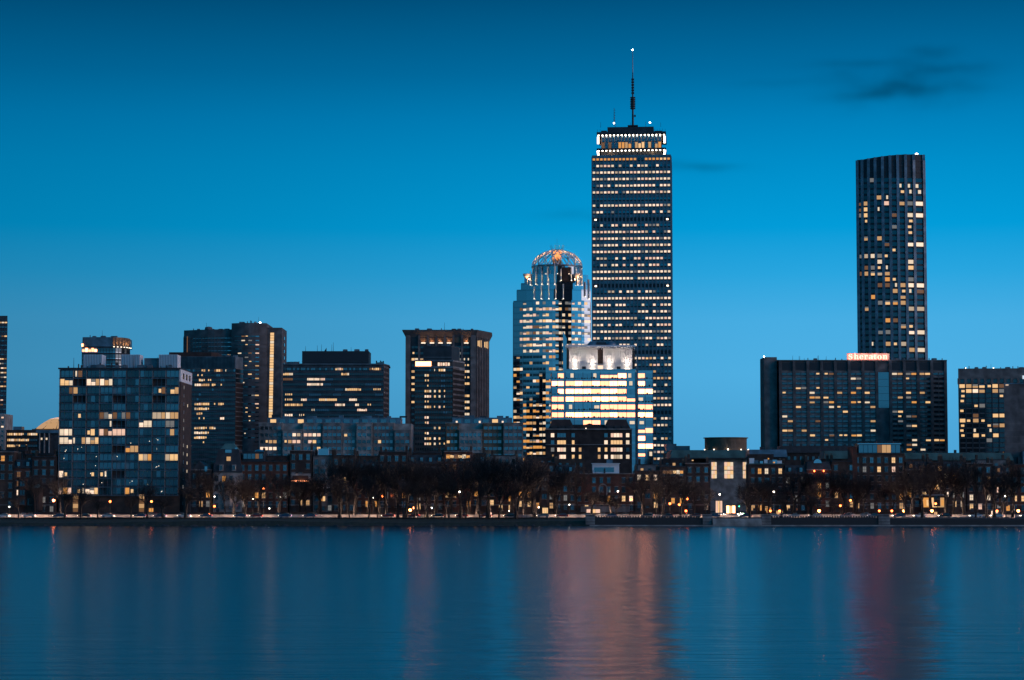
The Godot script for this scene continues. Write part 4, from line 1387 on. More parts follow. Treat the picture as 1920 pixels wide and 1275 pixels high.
func dark_grid_office() -> void:
	var b := thing("grid_office", "dark banded office building with a concrete top and lit upper floors", "office block", Vector3(286.87, GROUND, -1300), 0.0)
	var k1: float = 0.31
	var w := 148 * k1
	var top: float = 81.2
	put(b, "core", prism([Vector2(-w / 2 + 6.2, -30), Vector2(-w / 2, 0), Vector2(w / 2, 4), Vector2(w / 2, -30)], 0, top), M.dark_metal)
	var z := func(x: float) -> float: return 4.0 * (x + w / 2) / w
	# concrete crown above a row of square openings
	put(b, "crown", prism([Vector2(-w / 2 + 5.8, -30), Vector2(-w / 2 - 0.4, 0.5), Vector2(w / 2, 4.5), Vector2(w / 2, -30)], 75.36, top + 0.3), M.concrete)
	var fh: float = 2.91
	var y0: float = 75.36
	var lines := ["kkkkkkkkkkkk", "yyyyqydkykyk", "qywy.ydqkkyk", "q..k..q.....", "qkk.........", "..qd........", "q...........", "..d..yy.....", "yqyq........", "q...qdy.....", "q.s.s.......", "q.yq.yk.....", "....d.......", "............", "............"]
	skin(b, [Vector2(-w / 2, 0), Vector2(w / 2, 4)], [12], y0 - 16 * fh, 16, fh, {"band": 0.55, "pier": 0.7, "proud": 0.35, "wall": M.concrete_dark, "pier_mat": M.dark_metal, "pick": rows_of(lines), "glass": M.glass_black, "seed": 81})
	for k in 13:
		var x: float = -w / 2 + k * w / 12.0
		box(b, "crown_pier", Vector3(x, y0 - fh / 2, z.call(x) + 0.5), Vector3(1.5, fh + 0.6, 0.9), M.concrete)
	glaze(b, 200)
	roof_clutter(b, -w / 2 + 3, w / 2, top + 0.3, -6, 12, 39)
	for p in [[-60, 0.5], [-8, 0.6]]:
		box(b, "roof_lamp", Vector3(p[0] * k1, top + 0.6, z.call(p[0] * k1) - 1.0), Vector3(p[1], 0.5, 0.5), M.bulb_small)
	box(b, "roof_lamp", Vector3(46 * k1, 76.15, 4.6), Vector3(1.0, 2.0, 0.4), M.lit_cool)


func blank_block() -> void:
	var b := thing("blank_block", "tall windowless grey brick block beside the dark banded office", "building", Vector3(268.52, GROUND, -1150))
	var k1: float = 0.28
	put(b, "body", prism([Vector2(-41 * k1 + 5.4, -24), Vector2(-41 * k1, 0), Vector2(60 * k1, 0), Vector2(60 * k1, -24)], 0, 65.11), M.concrete_dark)
	span(b, "parapet", -41.6 * k1, 60 * k1, 65.11, 65.56, 0.3, -2, M.steel_blue)
	span(b, "roof_lamp", -38 * k1, -33 * k1, 64.42, 64.75, 0.3, 0.8, M.lit_white)
	for k in 14:
		span(b, "course_joint", -41 * k1, 60 * k1, k * 3.4, k * 3.4 + 0.25, 0, 0.12, M.concrete)
	span(b, "side_annex", -12 * k1, 60 * k1, 0, 30.03, 1, 5, M.steel_blue)
	span(b, "side_annex", -20 * k1, -12 * k1, 0, 26.98, 1, 4, M.dark_metal)
	box(b, "window", Vector3(-48 * k1, 28.37, 0.4), Vector3(2.2, 2.4, 0.3), M.lit_orange)
	span(b, "corner_house", -52 * k1, -41 * k1, 0, 30.03, 0.2, -10, M.brick_dark)


func assembly_hall() -> void:
	var b := thing("assembly_hall", "stone hall with drum roof, green copper eaves and tall lit windows", "hall", Vector3(103.15, GROUND, -1050))
	var k1: float = 0.25
	var eaves: float = 25.08
	var roof: float = 28.76
	span(b, "hall", -38 * k1, 38 * k1, 0, eaves, 0, -24, M.limestone)
	span(b, "low_wing", -112 * k1, -39 * k1, 0, eaves, -4, -24, M.brick_dark)
	put(b, "copper_roof", prism([Vector2(-112 * k1, -30), Vector2(-112 * k1, 2.5), Vector2(56 * k1, 2.5), Vector2(56 * k1, -30)], eaves, roof, 0.96, Vector2(-28 * k1, -14)), M.copper_green)
	span(b, "gutter", -112 * k1, 56 * k1, eaves - 0.5, eaves, 0.2, 2.8, M.dark_metal)
	var r := 40.5 * k1
	put(b, "drum", lathe([Vector2(r, roof - 1), Vector2(r, 34.59), Vector2(r + 0.7, 34.69), Vector2(r + 0.7, 35.05), Vector2(0, 35.1)], 40), M.sandstone, Transform3D(Basis(), Vector3(0, 0, -14)))
	for k in 12:
		put(b, "course_ring", lathe([Vector2(r + 0.05, roof + k * 0.55), Vector2(r + 0.12, roof + k * 0.55 + 0.03), Vector2(r + 0.05, roof + k * 0.55 + 0.06)], 40), M.limestone_dark, Transform3D(Basis(), Vector3(0, 0, -14)))
	for k in 5:
		var a := PI * (k + 0.5) / 5.0
		box(b, "drum_lamp", Vector3(cos(a) * (r + 0.9), roof + 0.4, -14 + sin(a) * (r + 0.9)), Vector3(0.45, 0.5, 0.4), M.bulb_small if k != 2 else M.bulb_white)
	# tall lit windows with glazing bars
	for g in [[-28, 10], [0, 17], [30, 6.5]]:
		var wx: float = g[0] * k1
		var ww: float = g[1] * k1
		var ya: float = 15.32
		var yb: float = 23.05
		for j in 4:
			for i in 3:
				box(b, "window", Vector3(wx + (i - 1) * ww / 3, lerpf(ya, yb, (j + 0.5) / 4.0), 0.1), Vector3(ww / 3 - 0.07, (yb - ya) / 4 - 0.07, 0.12), [M.lit_pink, M.lit_warm, M.lit_white_soft][(i + j * 2) % 3])
		span(b, "transom", wx - ww / 2, wx + ww / 2, ya + (yb - ya) * 0.48, ya + (yb - ya) * 0.53, 0.15, 0.35, M.limestone_dark)
	for k in 6:
		span(b, "string_course", -38 * k1, 38 * k1, 15.32 + k * 1.6, 15.32 + k * 1.6 + 0.12, 0, 0.06, M.limestone_dark)
	for p in [[-96, 862], [-69, 864], [-104, 863]]:
		box(b, "wing_lamp", Vector3(p[0] * k1, 23.94, -3.8), Vector3(1.6, 0.4, 0.3), M.lit_warm)
	# roof plant beyond
	span(b, "rear_roof", -112 * k1, -66 * k1, roof, 31.29, -24, -34, M.grey_metal)
	span(b, "rear_roof", -112 * k1, -92 * k1, 31.29, 32.31, -24, -34, M.grey_metal)


func far_edge_blocks() -> void:
	var b := thing("edge_tower", "slim banded tower with lit floors above a pale stone block", "skyscraper", Vector3(-307.32, GROUND, -1300))
	var k1: float = 0.31
	var top: float = 112.82
	put(b, "core", prism([Vector2(-28 * k1, -24), Vector2(-28 * k1, 0), Vector2(28 * k1, 0), Vector2(28 * k1 - 5.8, -24)], 0, top), M.spandrel)
	skin(b, [Vector2(-28 * k1, 0), Vector2(28 * k1, 0)], [10], top - 3 - 24 * 2.7, 24, 2.7, {"band": 1.3, "pier": 0.2, "proud": 0.3, "wall": M.spandrel, "pick": dense("7236254354635243", "wyd", "m.", 91), "seed": 2})
	glaze(b, 120)
	b = thing("pale_block", "pale stone apartment block below the slim banded tower", "apartment block", Vector3(-282.23, GROUND, -1200))
	k1 = 0.29
	top = 51.24
	span(b, "core", -24 * k1, 20 * k1, 0, top, 0, -20, M.limestone)
	skin(b, [Vector2(-24 * k1, 0), Vector2(20 * k1, 0)], [6], top - 1 - 9 * 2.5, 9, 2.5, {"band": 1.1, "pier": 0.8, "proud": 0.25, "wall": M.limestone, "pick": dense("224343211", "wyd", ".", 92), "seed": 2})
	glaze(b, 60)
	b = thing("low_lit_office", "low dark office with long lit strips of window", "office block", Vector3(-242.74, GROUND, -1100))
	k1 = 0.27
	top = 39.78
	span(b, "core", -36 * k1, 22 * k1, 0, top, 0, -20, M.brown_panel)
	skin(b, [Vector2(-34 * k1, 0), Vector2(22 * k1, 0)], [18], top - 1 - 4 * 2.9, 4, 2.9, {"band": 1.2, "pier": 0.12, "proud": 0.3, "wall": M.brown_panel, "pick": rows_of(["yyyywyyywq..yywyyy", "yyywyywyyywyy.....", "yyyyyqyq...q......", ".................."]), "seed": 5})
	glaze(b, 80)
	span(b, "roof_unit", -30 * k1, -14 * k1, top, top + 1.9, -8, -14, M.steel_blue)
	b = thing("glass_dome", "ribbed dome roof lit warm from inside", "dome", Vector3(-236.52, GROUND, -1150))
	k1 = 0.28
	var y0: float = 41.71
	var r := 50 * k1
	span(b, "base", -50 * k1, 30 * k1, 0, y0, 0, -r, M.limestone_dark)
	for j in 3:
		for k in 12:
			var st := begin()
			var a0 := TAU * k / 12.0
			var a1 := TAU * (k + 0.96) / 12.0
			var e0 := j / 3.0
			var e1 := (j + 0.95) / 3.0
			var pt := func(a: float, e: float) -> Vector3: return Vector3(cos(a) * r * (1.0 - 0.85 * e), y0 + 6.2 * sin(e * PI / 2), -r / 2 + sin(a) * r * (1.0 - 0.85 * e))
			quad(st, pt.call(a1, e0), pt.call(a0, e0), pt.call(a0, e1), pt.call(a1, e1))
			put(b, "dome_window", done(st), M.lit_warm_soft if j < 2 else M.lit_pink)
	for k in 12:
		var a := TAU * (k + 0.98) / 12.0
		put(b, "rib", tube_mesh(Vector3(cos(a) * r, y0, -r / 2 + sin(a) * r), Vector3(cos(a) * r * 0.15, y0 + 6.3, -r / 2 + sin(a) * r * 0.15), 0.25, 0.2, 5), M.dark_metal)
	b = thing("portico_house", "dark stone house with pale columns under a flat roof", "house", Vector3(-211.96, GROUND, -1000))
	k1 = 0.24
	top = 35.57
	span(b, "body", -14 * k1, 26 * k1, 0, top, 0, -12, M.slate)
	span(b, "roof_slab", -16 * k1, 28 * k1, top, top + 1.4, 1.0, -12, M.steel_blue)
	for x in [-10.0, -1.0, 8.0]:
		span(b, "column", x * k1, (x + 2.0) * k1, top - 9, top, 0.3, 0.9, M.limestone)
	for x in [-6.0, 3.5]:
		box(b, "window", Vector3(x * k1, top - 2.6, 0.1), Vector3(0.7, 0.9, 0.2), M.lit_white_soft)


func low_roofs() -> void:
	# long low copper and glass roofs between the houses and the hotel
	var items := [
		["copper_roofed_block", 202.04, 50.85, 26.63, -1000.0, "copper_green", "long low block with green copper roof under the banded office"],
		["copper_roofed_block", 142.62, 13.48, 26.76, -960.0, "copper_green", "short low block with green copper roof below the slab hotel"],
		["flat_roofed_block", 117.3, 17.61, 28.27, -1010.0, "steel_blue", "flat roofed stone block between the drum hall and slab hotel"],
		["flat_roofed_block", 148.95, 36.61, 31.39, -1080.0, "slate", "dark low block at the foot of the slab hotel"],
	]
	for g in items:
		var b := thing(g[0], g[6], "building", Vector3(g[1], GROUND, g[4]))
		var h: float = g[3]
		var w: float = g[2]
		span(b, "body", -w / 2 + 0.6, w / 2 - 0.6, 0, h - 3.4, -0.6, -14, M.brick_dark)
		put(b, "roof", prism([Vector2(-w / 2, -16), Vector2(-w / 2, 0.3), Vector2(w / 2, 0.3), Vector2(w / 2, -16)], h - 3.4, h, 0.95, Vector2(0, -8)), M[g[5]])
		for k in int(w / 7.0):
			box(b, "roof_vent", Vector3(-w / 2 + 4 + k * 7.0 + 3 * chance(k, 3), h + 0.4, -8), Vector3(0.8 + chance(k, 1), 0.9 + 1.4 * chance(k, 2), 1), M.dark_metal)
		for k in int(w / 3.0):
			box(b, "window", Vector3(-w / 2 + 2 + k * 3.0, h - 6.0, -0.5), Vector3(1.2, 1.7, 0.15), M.lit_warm_soft if chance(k, 7, int(w)) > 0.9 else M.glass_dark)


# ---------------------------------------------------------------- town houses and the apartment slab on the river front
func build_houses() -> void:
	apartment_slab()
	var kinds := {"r": "brick_red", "b": "brick_brown", "k": "brick_dark", "l": "limestone_dark", "s": "limestone", "g": "granite"}
	# x from, x to, roof line in the view, wall, roof kind, lit windows, words for the label
	var list := [
		[-200.02, -188.3, 24.01, "b", "flat", [[-192.34, 19.97, "o"], [-193.15, 10.51, "d"]], "brown brick town house with plain parapet next to a red brick neighbour"],
		[-188.3, -181.43, 21.18, "r", "mansard", [[-187.09, 9.5, "y"], [-185.88, 9.5, "w"], [-184.67, 9.5, "w"], [-183.05, 9.5, "y"], [-185.07, 13.73, "d"], [-185.07, 17.76, "d"]], "red brick town house with a lit row of bow windows"],
		[-181.43, -172.34, 22.19, "k", "turret", [[-179.41, 8.49, "d"]], "dark brick house with small green turret roof beside the apartment slab"],
		[-121.34, -113.62, 17.2, "k", "gable", [], "dark gabled house next to the apartment slab"],
		[-112.94, -102.03, 16.35, "s", "high_mansard", [[-107.49, 21.59, "o"]], "pale stone house with tall steep mansard roof and copper dormers"],
		[-103.25, -84.65, 20.71, "r", "penthouse", [], "wide red brick house with glazed roof storey"],
		[-84.15, -75.81, 24.5, "k", "flat", [[-80.28, 20.64, "m"]], "tall dark house with a pale lit ground storey"],
		[-75.36, -67.68, 22.59, "l", "glass_box", [[-71.52, 20.38, "t"], [-71.52, 16.75, "t"], [-72.73, 20.38, "t"], [-70.31, 20.38, "t"], [-72.73, 16.75, "t"]], "grey stone house with glass box on its roof"],
		[-67.93, -59.21, 22.64, "b", "flat", [[-64.28, 17.18, "y"], [-64.48, 13.54, "y"]], "brown brick house with two stacked lit windows"],
		[-59.21, -50.29, 20.42, "r", "mansard", [], "red brick town house behind tall bare trees"],
		[-50.53, -39.52, 23.92, "k", "flat", [], "tall dark blank fronted brick house among bare trees"],
		[-39.34, -25.75, 22.84, "k", "mansard", [[-37.11, 17.99, "w"]], "wide dark brick house with one lit attic window"],
		[-25.81, -15.04, 24.09, "r", "ribbon", [[-20.73, 18.21, "d"]], "red brick house with a long lit attic ribbon window"],
		[-15, -6.08, 20.82, "k", "mansard", [[-13.79, 13.14, "o"], [-10.75, 13.14, "o"], [-7.5, 4.65, "y"]], "dark town house with a pair of narrow amber windows"],
		[-6.07, 1.21, 19.18, "r", "flat", [[-3.44, 4.67, "y"], [-0.61, 4.67, "y"], [0.81, 4.67, "y"]], "red brick town house with three lit parlour windows"],
		[1.22, 8.31, 20.42, "b", "mansard", [[2.64, 12.93, "y"], [2.43, 4.45, "y"], [5.27, 4.45, "y"]], "brown brick town house with one round-topped amber window"],
		[8.29, 16.18, 19.99, "k", "flat", [[8.7, 8.29, "o"], [11.93, 11.92, "o"], [11.93, 8.49, "d"], [9.1, 4.06, "o"]], "dark brick town house with scattered small amber windows"],
		[16.22, 24.13, 19.2, "b", "mansard", [], "brown town house next to the broad house with roof pavilion"],
		[24.01, 46.41, 15.73, "r", "pavilion", [[45, 5.08, "w"]], "broad red brick house with white roof pavilion and arched centre window"],
		[46.53, 55.83, 16.76, "b", "flat", [[48.14, 13.53, "y"], [50.98, 13.53, "y"], [53, 13.73, "w"], [48.14, 10.31, "d"]], "brown brick house with lit top floor windows"],
		[55.96, 65.7, 18.39, "b", "ribbon", [], "brown house with lit roof terrace room"],
		[65.7, 75.02, 19.61, "k", "flat", [[69.75, 9.1, "c"]], "dark house at the street corner opposite the hall"],
		[89.81, 102.76, 19.18, "k", "roof_deck", [[92.44, 17.16, "o"], [96.49, 16.76, "w"], [101.34, 17.16, "y"]], "dark corner house with pale roof deck boxes"],
		[103.01, 111.52, 19, "k", "mansard", [[103.82, 13.34, "d"], [109.9, 13.34, "d"]], "dark town house with slate mansard next to the arched dormer house"],
		[111.52, 120.85, 20.42, "r", "arch_dormer", [[115.37, 12.73, "o"], [119.23, 12.93, "d"]], "red brick house with wide arched dormer between two lamps"],
		[121.14, 129.88, 20.44, "b", "flat", [], "brown brick house beside the tall six storey brick house"],
		[129.26, 148.48, 23.62, "b", "glass_attic", [[134.72, 18.37, "o"], [137.55, 17.97, "y"], [143.01, 17.77, "p"], [132.09, 18.57, "d"], [143.22, 22, "q"]], "tall brown brick house with glazed roof storey"],
		[148.83, 157.55, 20.42, "k", "mansard", [], "dark town house with skylights behind tall trees"],
		[157.55, 163.23, 20.01, "k", "flat", [[161.61, 16.57, "o"], [162.01, 12.73, "o"]], "narrow dark house above a wide lit shop front"],
		[162.84, 171.54, 20.39, "b", "mansard", [[163.85, 16.56, "y"], [165.87, 16.56, "o"], [168.7, 15.95, "d"], [163.44, 8.9, "w"], [166.28, 3.66, "y"], [168.91, 3.66, "o"], [170.93, 3.66, "w"]], "brown town house with small square attic lights"],
		[171.95, 181.68, 19.61, "k", "flat", [[175.19, 8.09, "w"], [178.03, 8.09, "w"], [180.26, 8.29, "w"], [175.6, 3.85, "d"], [178.03, 3.85, "w"], [180.26, 12.73, "y"]], "dark brick house with bright pale windows on two floors"],
		[182.11, 189.02, 18.82, "b", "mansard", [[183.33, 9.3, "w"]], "brown house with one bright window by the river road"],
		[188.57, 200.74, 19.2, "r", "flat", [[191.01, 5.06, "y"], [193.44, 5.06, "y"]], "red brick house at the row's end with two amber windows"],
	]
	for k in list.size():
		town_house(list[k], kinds, k)
	# the second rank, seen over the front roofs
	for k in 15:
		var x: float = [-204.7, -192.73, -106.71, -95.82, -58.8, -46.82, -34.84, -16.33, -3.27, 10.89, 23.95, 57.71, 67.51, 165.5, 195.99][k]
		var h: float = [25.57, 24.05, 24.7, 23.4, 23.4, 24.27, 24.92, 24.48, 23.61, 22.96, 22.09, 19.92, 22.09, 22.09, 21.88][k]
		var w := 10.5 + 3.0 * chance(k, 5)
		var b := thing("rear_house", "%s house rising behind the river front row, %s" % [["dark brick", "brown brick", "grey stone"][k % 3], ["with a pair of chimneys", "with a square roof hatch", "with a plain flat roof", "with a tall stack", "with a slate roof"][k / 3]], "house", Vector3(x, GROUND, -900), 0.0, "second rank of houses")
		span(b, "wall", -w / 2, w / 2, 0, h, 0, -10, [M.brick_dark, M.brick_brown, M.limestone_dark][k % 3])
		span(b, "parapet", -w / 2 - 0.1, w / 2 + 0.1, h, h + 0.4, 0.15, -10, M.slate)
		for j in 4:
			for r in 2:
				box(b, "window", Vector3(-w / 2 + 1.6 + j * (w - 3.2) / 3.0, h - 2.2 - r * 3.2, 0.06), Vector3(1.1, 1.8, 0.12), M.lit_warm_soft if chance(j, r, k + 60) > 0.93 else M.glass_dark)
		for j in 2:
			box(b, "chimney", Vector3(-w / 2 + 0.8 + j * (w - 1.6), h + 1.2, -4 - 2 * j), Vector3(0.9, 2.0 + chance(k, j), 1.2), M.brick_brown)


func pane_at(b: Node3D, x: float, y: float, w: float, h: float, m: Material, z := 0.0) -> void:
	var p := box(b, "window", Vector3(x, y, z + 0.05), Vector3(w, h, 0.1), m)
	box(p, "glazing_bar", Vector3(0, 0, 0.8), Vector3(1.0, 0.045, 0.7), M.black_metal)
	box(p, "frame_bar", Vector3(0, 0, 0.75), Vector3(0.05, 1.0, 0.62), M.black_metal)


func town_house(a: Array, kinds: Dictionary, index: int) -> void:
	var x0: float = a[0]
	var x1: float = a[1]
	var h: float = a[2]
	var w := x1 - x0
	var cx := (x0 + x1) / 2
	var z := -834.0 - 1.6 * chance(index, 4)
	var wall: Material = M[kinds[a[3]]]
	var b := thing("town_house", a[6], "house", Vector3(cx, GROUND, z))
	var roof: String = a[4]
	var wall_top := h
	if roof == "mansard" or roof == "arch_dormer":
		wall_top = h - 3.2
	elif roof == "glass_attic" or roof == "penthouse":
		wall_top = h - 0.3
	span(b, "wall", -w / 2 + 0.03, w / 2 - 0.03, 0, wall_top, 0, -13, wall)
	span(b, "cornice", -w / 2, w / 2, wall_top, wall_top + 0.35, 0.35, -13, M.slate if index % 3 else M.limestone_dark)
	# chimneys at the party walls
	if roof != "pavilion":
		for s in [-1.0, 1.0]:
			var cap := box(b, "chimney", Vector3(s * (w / 2 - 0.6), h + 0.9, -5 - 2 * chance(index, int(s) + 3)), Vector3(0.9, 2.4 + 1.2 * chance(index, int(s) + 6), 1.6), M.brick_brown)
			for j in 2:
				box(cap, "chimney_pot", Vector3((j - 0.5) * 0.5, 0.6, 0), Vector3(0.3, 0.22, 0.2), M.sandstone)
	# windows by storey and bay, lit ones where they are seen lit
	var fh := 3.45
	var bays := maxi(2, int(w / 2.5))
	var step := w / bays
	var rows := int((wall_top - 1.2) / fh)
	var lit := {}
	for l in a[5]:
		var c := clampi(int((float(l[0]) - x0) / step), 0, bays - 1)
		var r := clampi(int((wall_top - 0.6 - float(l[1])) / fh), 0, rows - 1)
		lit[[c, r]] = l[2]
	var bow_bay := index % 3 == 1
	for c in bays:
		for r in rows:
			if chance(c, r, index + 200) > 0.93:
				continue
			var ch: String = lit.get([c, r], "")
			var low := r >= rows - 2
			if ch == "" and low and chance(c, r, index + 300) > 0.70 and a[3] != "s":
				ch = "oyd"[int(chance(c, r, index) * 3.0)]
			var m := light_of(ch, chance(c, r, index))
			if ch == "q":
				m = M.lit_warm
			var x := -w / 2 + (c + 0.5) * step
			var y := wall_top - 0.6 - (r + 0.5) * fh
			pane_at(b, x, y, minf(1.25, step * 0.55), 2.0, m if m else (M.glass_dark if chance(c, r, 2) > 0.25 else M.glass_mid), 0.0)
			box(b, "lintel", Vector3(x, y + 1.15, 0.1), Vector3(step * 0.62, 0.22, 0.2), M.limestone_dark)
			box(b, "sill", Vector3(x, y - 1.1, 0.12), Vector3(step * 0.62, 0.16, 0.26), M.limestone_dark)
	if bow_bay and roof != "pavilion":
		put(b, "oriel", prism([Vector2(-1.9, 0), Vector2(-1.1, 1.1), Vector2(1.1, 1.1), Vector2(1.9, 0)], 3.6, wall_top - fh - 0.5), wall)
		for r in range(1, rows):
			var y := wall_top - 0.6 - (r + 0.5) * fh
			if y > 4.6 and y < wall_top - fh - 1.4:
				for j in 2:
					box(b, "oriel_window", Vector3(-0.5 + j, y, 1.14), Vector3(0.8, 1.8, 0.1), light_of("oy"[j], 0.2) if chance(r, index, 77) > 0.85 else M.glass_dark)
				box(b, "sill", Vector3(0, y - 1.05, 1.2), Vector3(2.3, 0.14, 0.25), M.limestone_dark)
	span(b, "string_course", -w / 2, w / 2, 4.0, 4.25, 0, 0.22, M.limestone_dark)
	match roof:
		"mansard":
			put(b, "mansard_roof", prism([Vector2(-w / 2, -13), Vector2(-w / 2, 0.1), Vector2(w / 2, 0.1), Vector2(w / 2, -13)], wall_top + 0.35, h + 0.1, 0.84, Vector2(0, -6.5)), M.slate)
			for j in maxi(2, bays - 1):
				var x := -w / 2 + (j + 0.5) * w / maxi(2, bays - 1)
				var d := box(b, "dormer", Vector3(x, wall_top + 1.6, -0.6), Vector3(1.5, 2.0, 1.6), M.slate if index % 2 else M.copper_green)
				box(d, "dormer_window", Vector3(0, 0, 0.52), Vector3(0.7, 0.75, 0.06), M.glass_mid if chance(j, index, 8) < 0.9 else M.lit_dim)
		"high_mansard":
			var t: float = 25.22
			put(b, "mansard_roof", prism([Vector2(-w / 2, -13), Vector2(-w / 2, 0.1), Vector2(w / 2, 0.1), Vector2(w / 2, -13)], h + 0.35, t, 0.72, Vector2(0, -6.5)), M.slate)
			put(b, "roof_cap", prism([Vector2(-w * 0.3, -9), Vector2(-w * 0.3, -3), Vector2(w * 0.3, -3), Vector2(w * 0.3, -9)], t, t + 2.2, 0.5, Vector2(0, -6)), M.copper_green)
			for x in [-2.4, 2.4]:
				var d := box(b, "dormer", Vector3(x, h + 1.8, -0.4), Vector3(1.5, 2.4, 1.8), M.limestone)
				box(d, "dormer_window", Vector3(0, 0, 0.52), Vector3(0.6, 0.7, 0.06), M.glass_dark)
			box(b, "dormer_window", Vector3(0.2, h + 5.2, -1.0), Vector3(1.5, 1.6, 0.8), M.lit_warm_soft)
			box(b, "skylight", Vector3(0.0, t - 1.2, -1.6), Vector3(2.4, 2.0, 0.3), M.glass_sky)
			box(b, "skylight", Vector3(2.8, t - 0.6, -2.4), Vector3(0.9, 2.4, 0.3), M.glass_sky)
		"gable":
			put(b, "gable_roof", extrude([Vector2(-w / 2, h), Vector2(w / 2, h), Vector2(-w * 0.1, h + 3.4)], -12, 0.2), M.slate)
			box(b, "dormer_window", Vector3(1.8, h + 0.5, 0.4), Vector3(1.0, 1.9, 0.2), M.glass_sky)
		"turret":
			put(b, "turret", lathe([Vector2(1.9, 2.0), Vector2(1.9, 10.51), Vector2(0, 10.51)], 12), wall, Transform3D(Basis(), Vector3(-2.0, 0, 1.0)))
			put(b, "turret_roof", lathe([Vector2(2.9, 10.51), Vector2(0.2, 11.92), Vector2(0, 11.92)], 12), M.copper_green, Transform3D(Basis(), Vector3(-2.0, 0, 1.0)))
		"penthouse":
			span(b, "roof_storey", -w / 2 + 1.0, -w / 2 + 9.0, h, 24.38, -2, -9, M.dark_metal)
			for j in 5:
				box(b, "roof_window", Vector3(-w / 2 + 2.0 + j * 1.5, (h + 24.38) / 2, -1.95), Vector3(1.3, 1.9, 0.12), M.glass_mid if j != 3 else M.lit_dim)
			put(b, "roof_dome", lathe([Vector2(1.9, 24.38), Vector2(1.3, 25), Vector2(0, 25.2)], 12), M.glass_sky, Transform3D(Basis(), Vector3(-w / 2 + 7, 0, -5)))
		"glass_box":
			span(b, "roof_room", -2.0, 2.0, h + 0.35, 25.42, -1, -5, M.glass_sky)
			for s in [-2.0, 2.0]:
				span(b, "roof_room_post", s - 0.1, s + 0.1, h + 0.35, 25.52, -0.9, -1.1, M.white_metal)
			span(b, "balcony", -2.6, 2.6, 10.41, 10.91, 0, 1.2, M.white_metal)
		"ribbon":
			span(b, "attic", -w / 2 + 0.8, w / 2 - 0.8, h + 0.35, h + 0.6, -0.6, -9, M.slate)
			for j in 6:
				var lo: bool = index == 20
				box(b, "attic_window", Vector3(-w / 2 + 1.6 + j * (w - 3.2) / 5.0, h - (1.7 if not lo else 1.9), 0.12), Vector3((w - 3.2) / 5.6, 1.1 if j % 2 else 1.5, 0.15), [M.lit_orange, M.lit_warm, M.lit_dim, M.lit_warm, M.lit_white_soft, M.lit_orange][j] if not (lo and j < 2) else M.lit_dim)
		"pavilion":
			var pv := span(b, "roof_pavilion", -4.64, 5.45, h + 0.35, 19.66, -2, -8, M.white_metal)
			box(pv, "pavilion_opening", Vector3(-0.06, -0.12, 0.5), Vector3(0.74, 0.5, 0.04), M.glass_mid)
			box(pv, "pavilion_door", Vector3(-0.05, -0.25, 0.53), Vector3(0.06, 0.5, 0.03), M.black_metal)
			span(b, "pavilion_roof", -4.95, 5.76, 19.66, 19.9, -1.2, -8.5, M.white_panel)
			span(b, "roof_unit", 0.81, 3.03, 19.9, 21.37, -4, -7, M.steel_blue)
			put(b, "arch_surround", lathe([Vector2(1.25, 0), Vector2(1.65, 0), Vector2(1.65, 0.3), Vector2(1.25, 0.3)], 16, 0.5), M.limestone, Transform3D(Basis(Vector3.RIGHT, -PI / 2), Vector3(-0.81, 10.51, 0.05)))
			for s in [-1.0, 1.0]:
				box(b, "arch_jamb", Vector3(-0.81 + s * 1.45, 9.1, 0.15), Vector3(0.4, 3.0, 0.3), M.limestone)
			span(b, "terrace_wall", -w / 2 + 2, w / 2 - 2, 1.0, 3.6, 0.2, 2.0, M.limestone_dark)
		"roof_deck":
			for j in 7:
				box(b, "roof_box", Vector3(-w / 2 + 1.2 + j * 1.75, h + 0.8 + 0.7 * chance(j, 2), -1.5 - 2 * chance(j, 4)), Vector3(1.1 + 0.8 * chance(j, 1), 0.9 + 1.8 * chance(j, 3), 1.2), [M.white_metal, M.steel_blue, M.glass_sky][j % 3])
			span(b, "deck_edge", -w / 2, w / 2, h + 0.35, h + 0.6, 0.6, -10, M.copper_green)
			span(b, "rear_storey", -w / 2 + 0.5, w / 2 - 3.0, h + 0.4, 23.42, -6, -12, M.brick_dark)
			for j in 2:
				box(b, "roof_lamp", Vector3(0.9 + j * 2.2, h + 2.4 - j * 1.4, -1.2), Vector3(0.5, 0.5, 0.3), M.lit_orange)
		"arch_dormer":
			put(b, "mansard_roof", prism([Vector2(-w / 2, -13), Vector2(-w / 2, 0.1), Vector2(w / 2, 0.1), Vector2(w / 2, -13)], wall_top + 0.35, h + 0.1, 0.86, Vector2(0, -6.5)), M.slate)
			put(b, "arch_dormer", lathe([Vector2(0, 0), Vector2(1.9, 0), Vector2(1.9, 1.4), Vector2(0, 1.4)], 16, 0.5), M.slate, Transform3D(Basis(Vector3.RIGHT, -PI / 2), Vector3(-0.6, h - 0.6, -0.6)))
			put(b, "arch_window", lathe([Vector2(0, 0), Vector2(1.5, 0), Vector2(1.5, 0.1), Vector2(0, 0.1)], 16, 0.5), M.glass_sky, Transform3D(Basis(Vector3.RIGHT, -PI / 2), Vector3(-0.6, h - 0.5, 0.82)))
			for s in [-1.7, 1.9]:
				put(b, "wall_lamp", lathe([Vector2(0, -0.35), Vector2(0.35, 0), Vector2(0, 0.35)], 10), M.bulb_warm, Transform3D(Basis(), Vector3(s - 0.2, wall_top - 0.3, 0.8)))
				lamp_light(b, Vector3(s - 0.2, wall_top - 0.3, 1.2), Color(1, 0.7, 0.4), 0.5, 0.2)
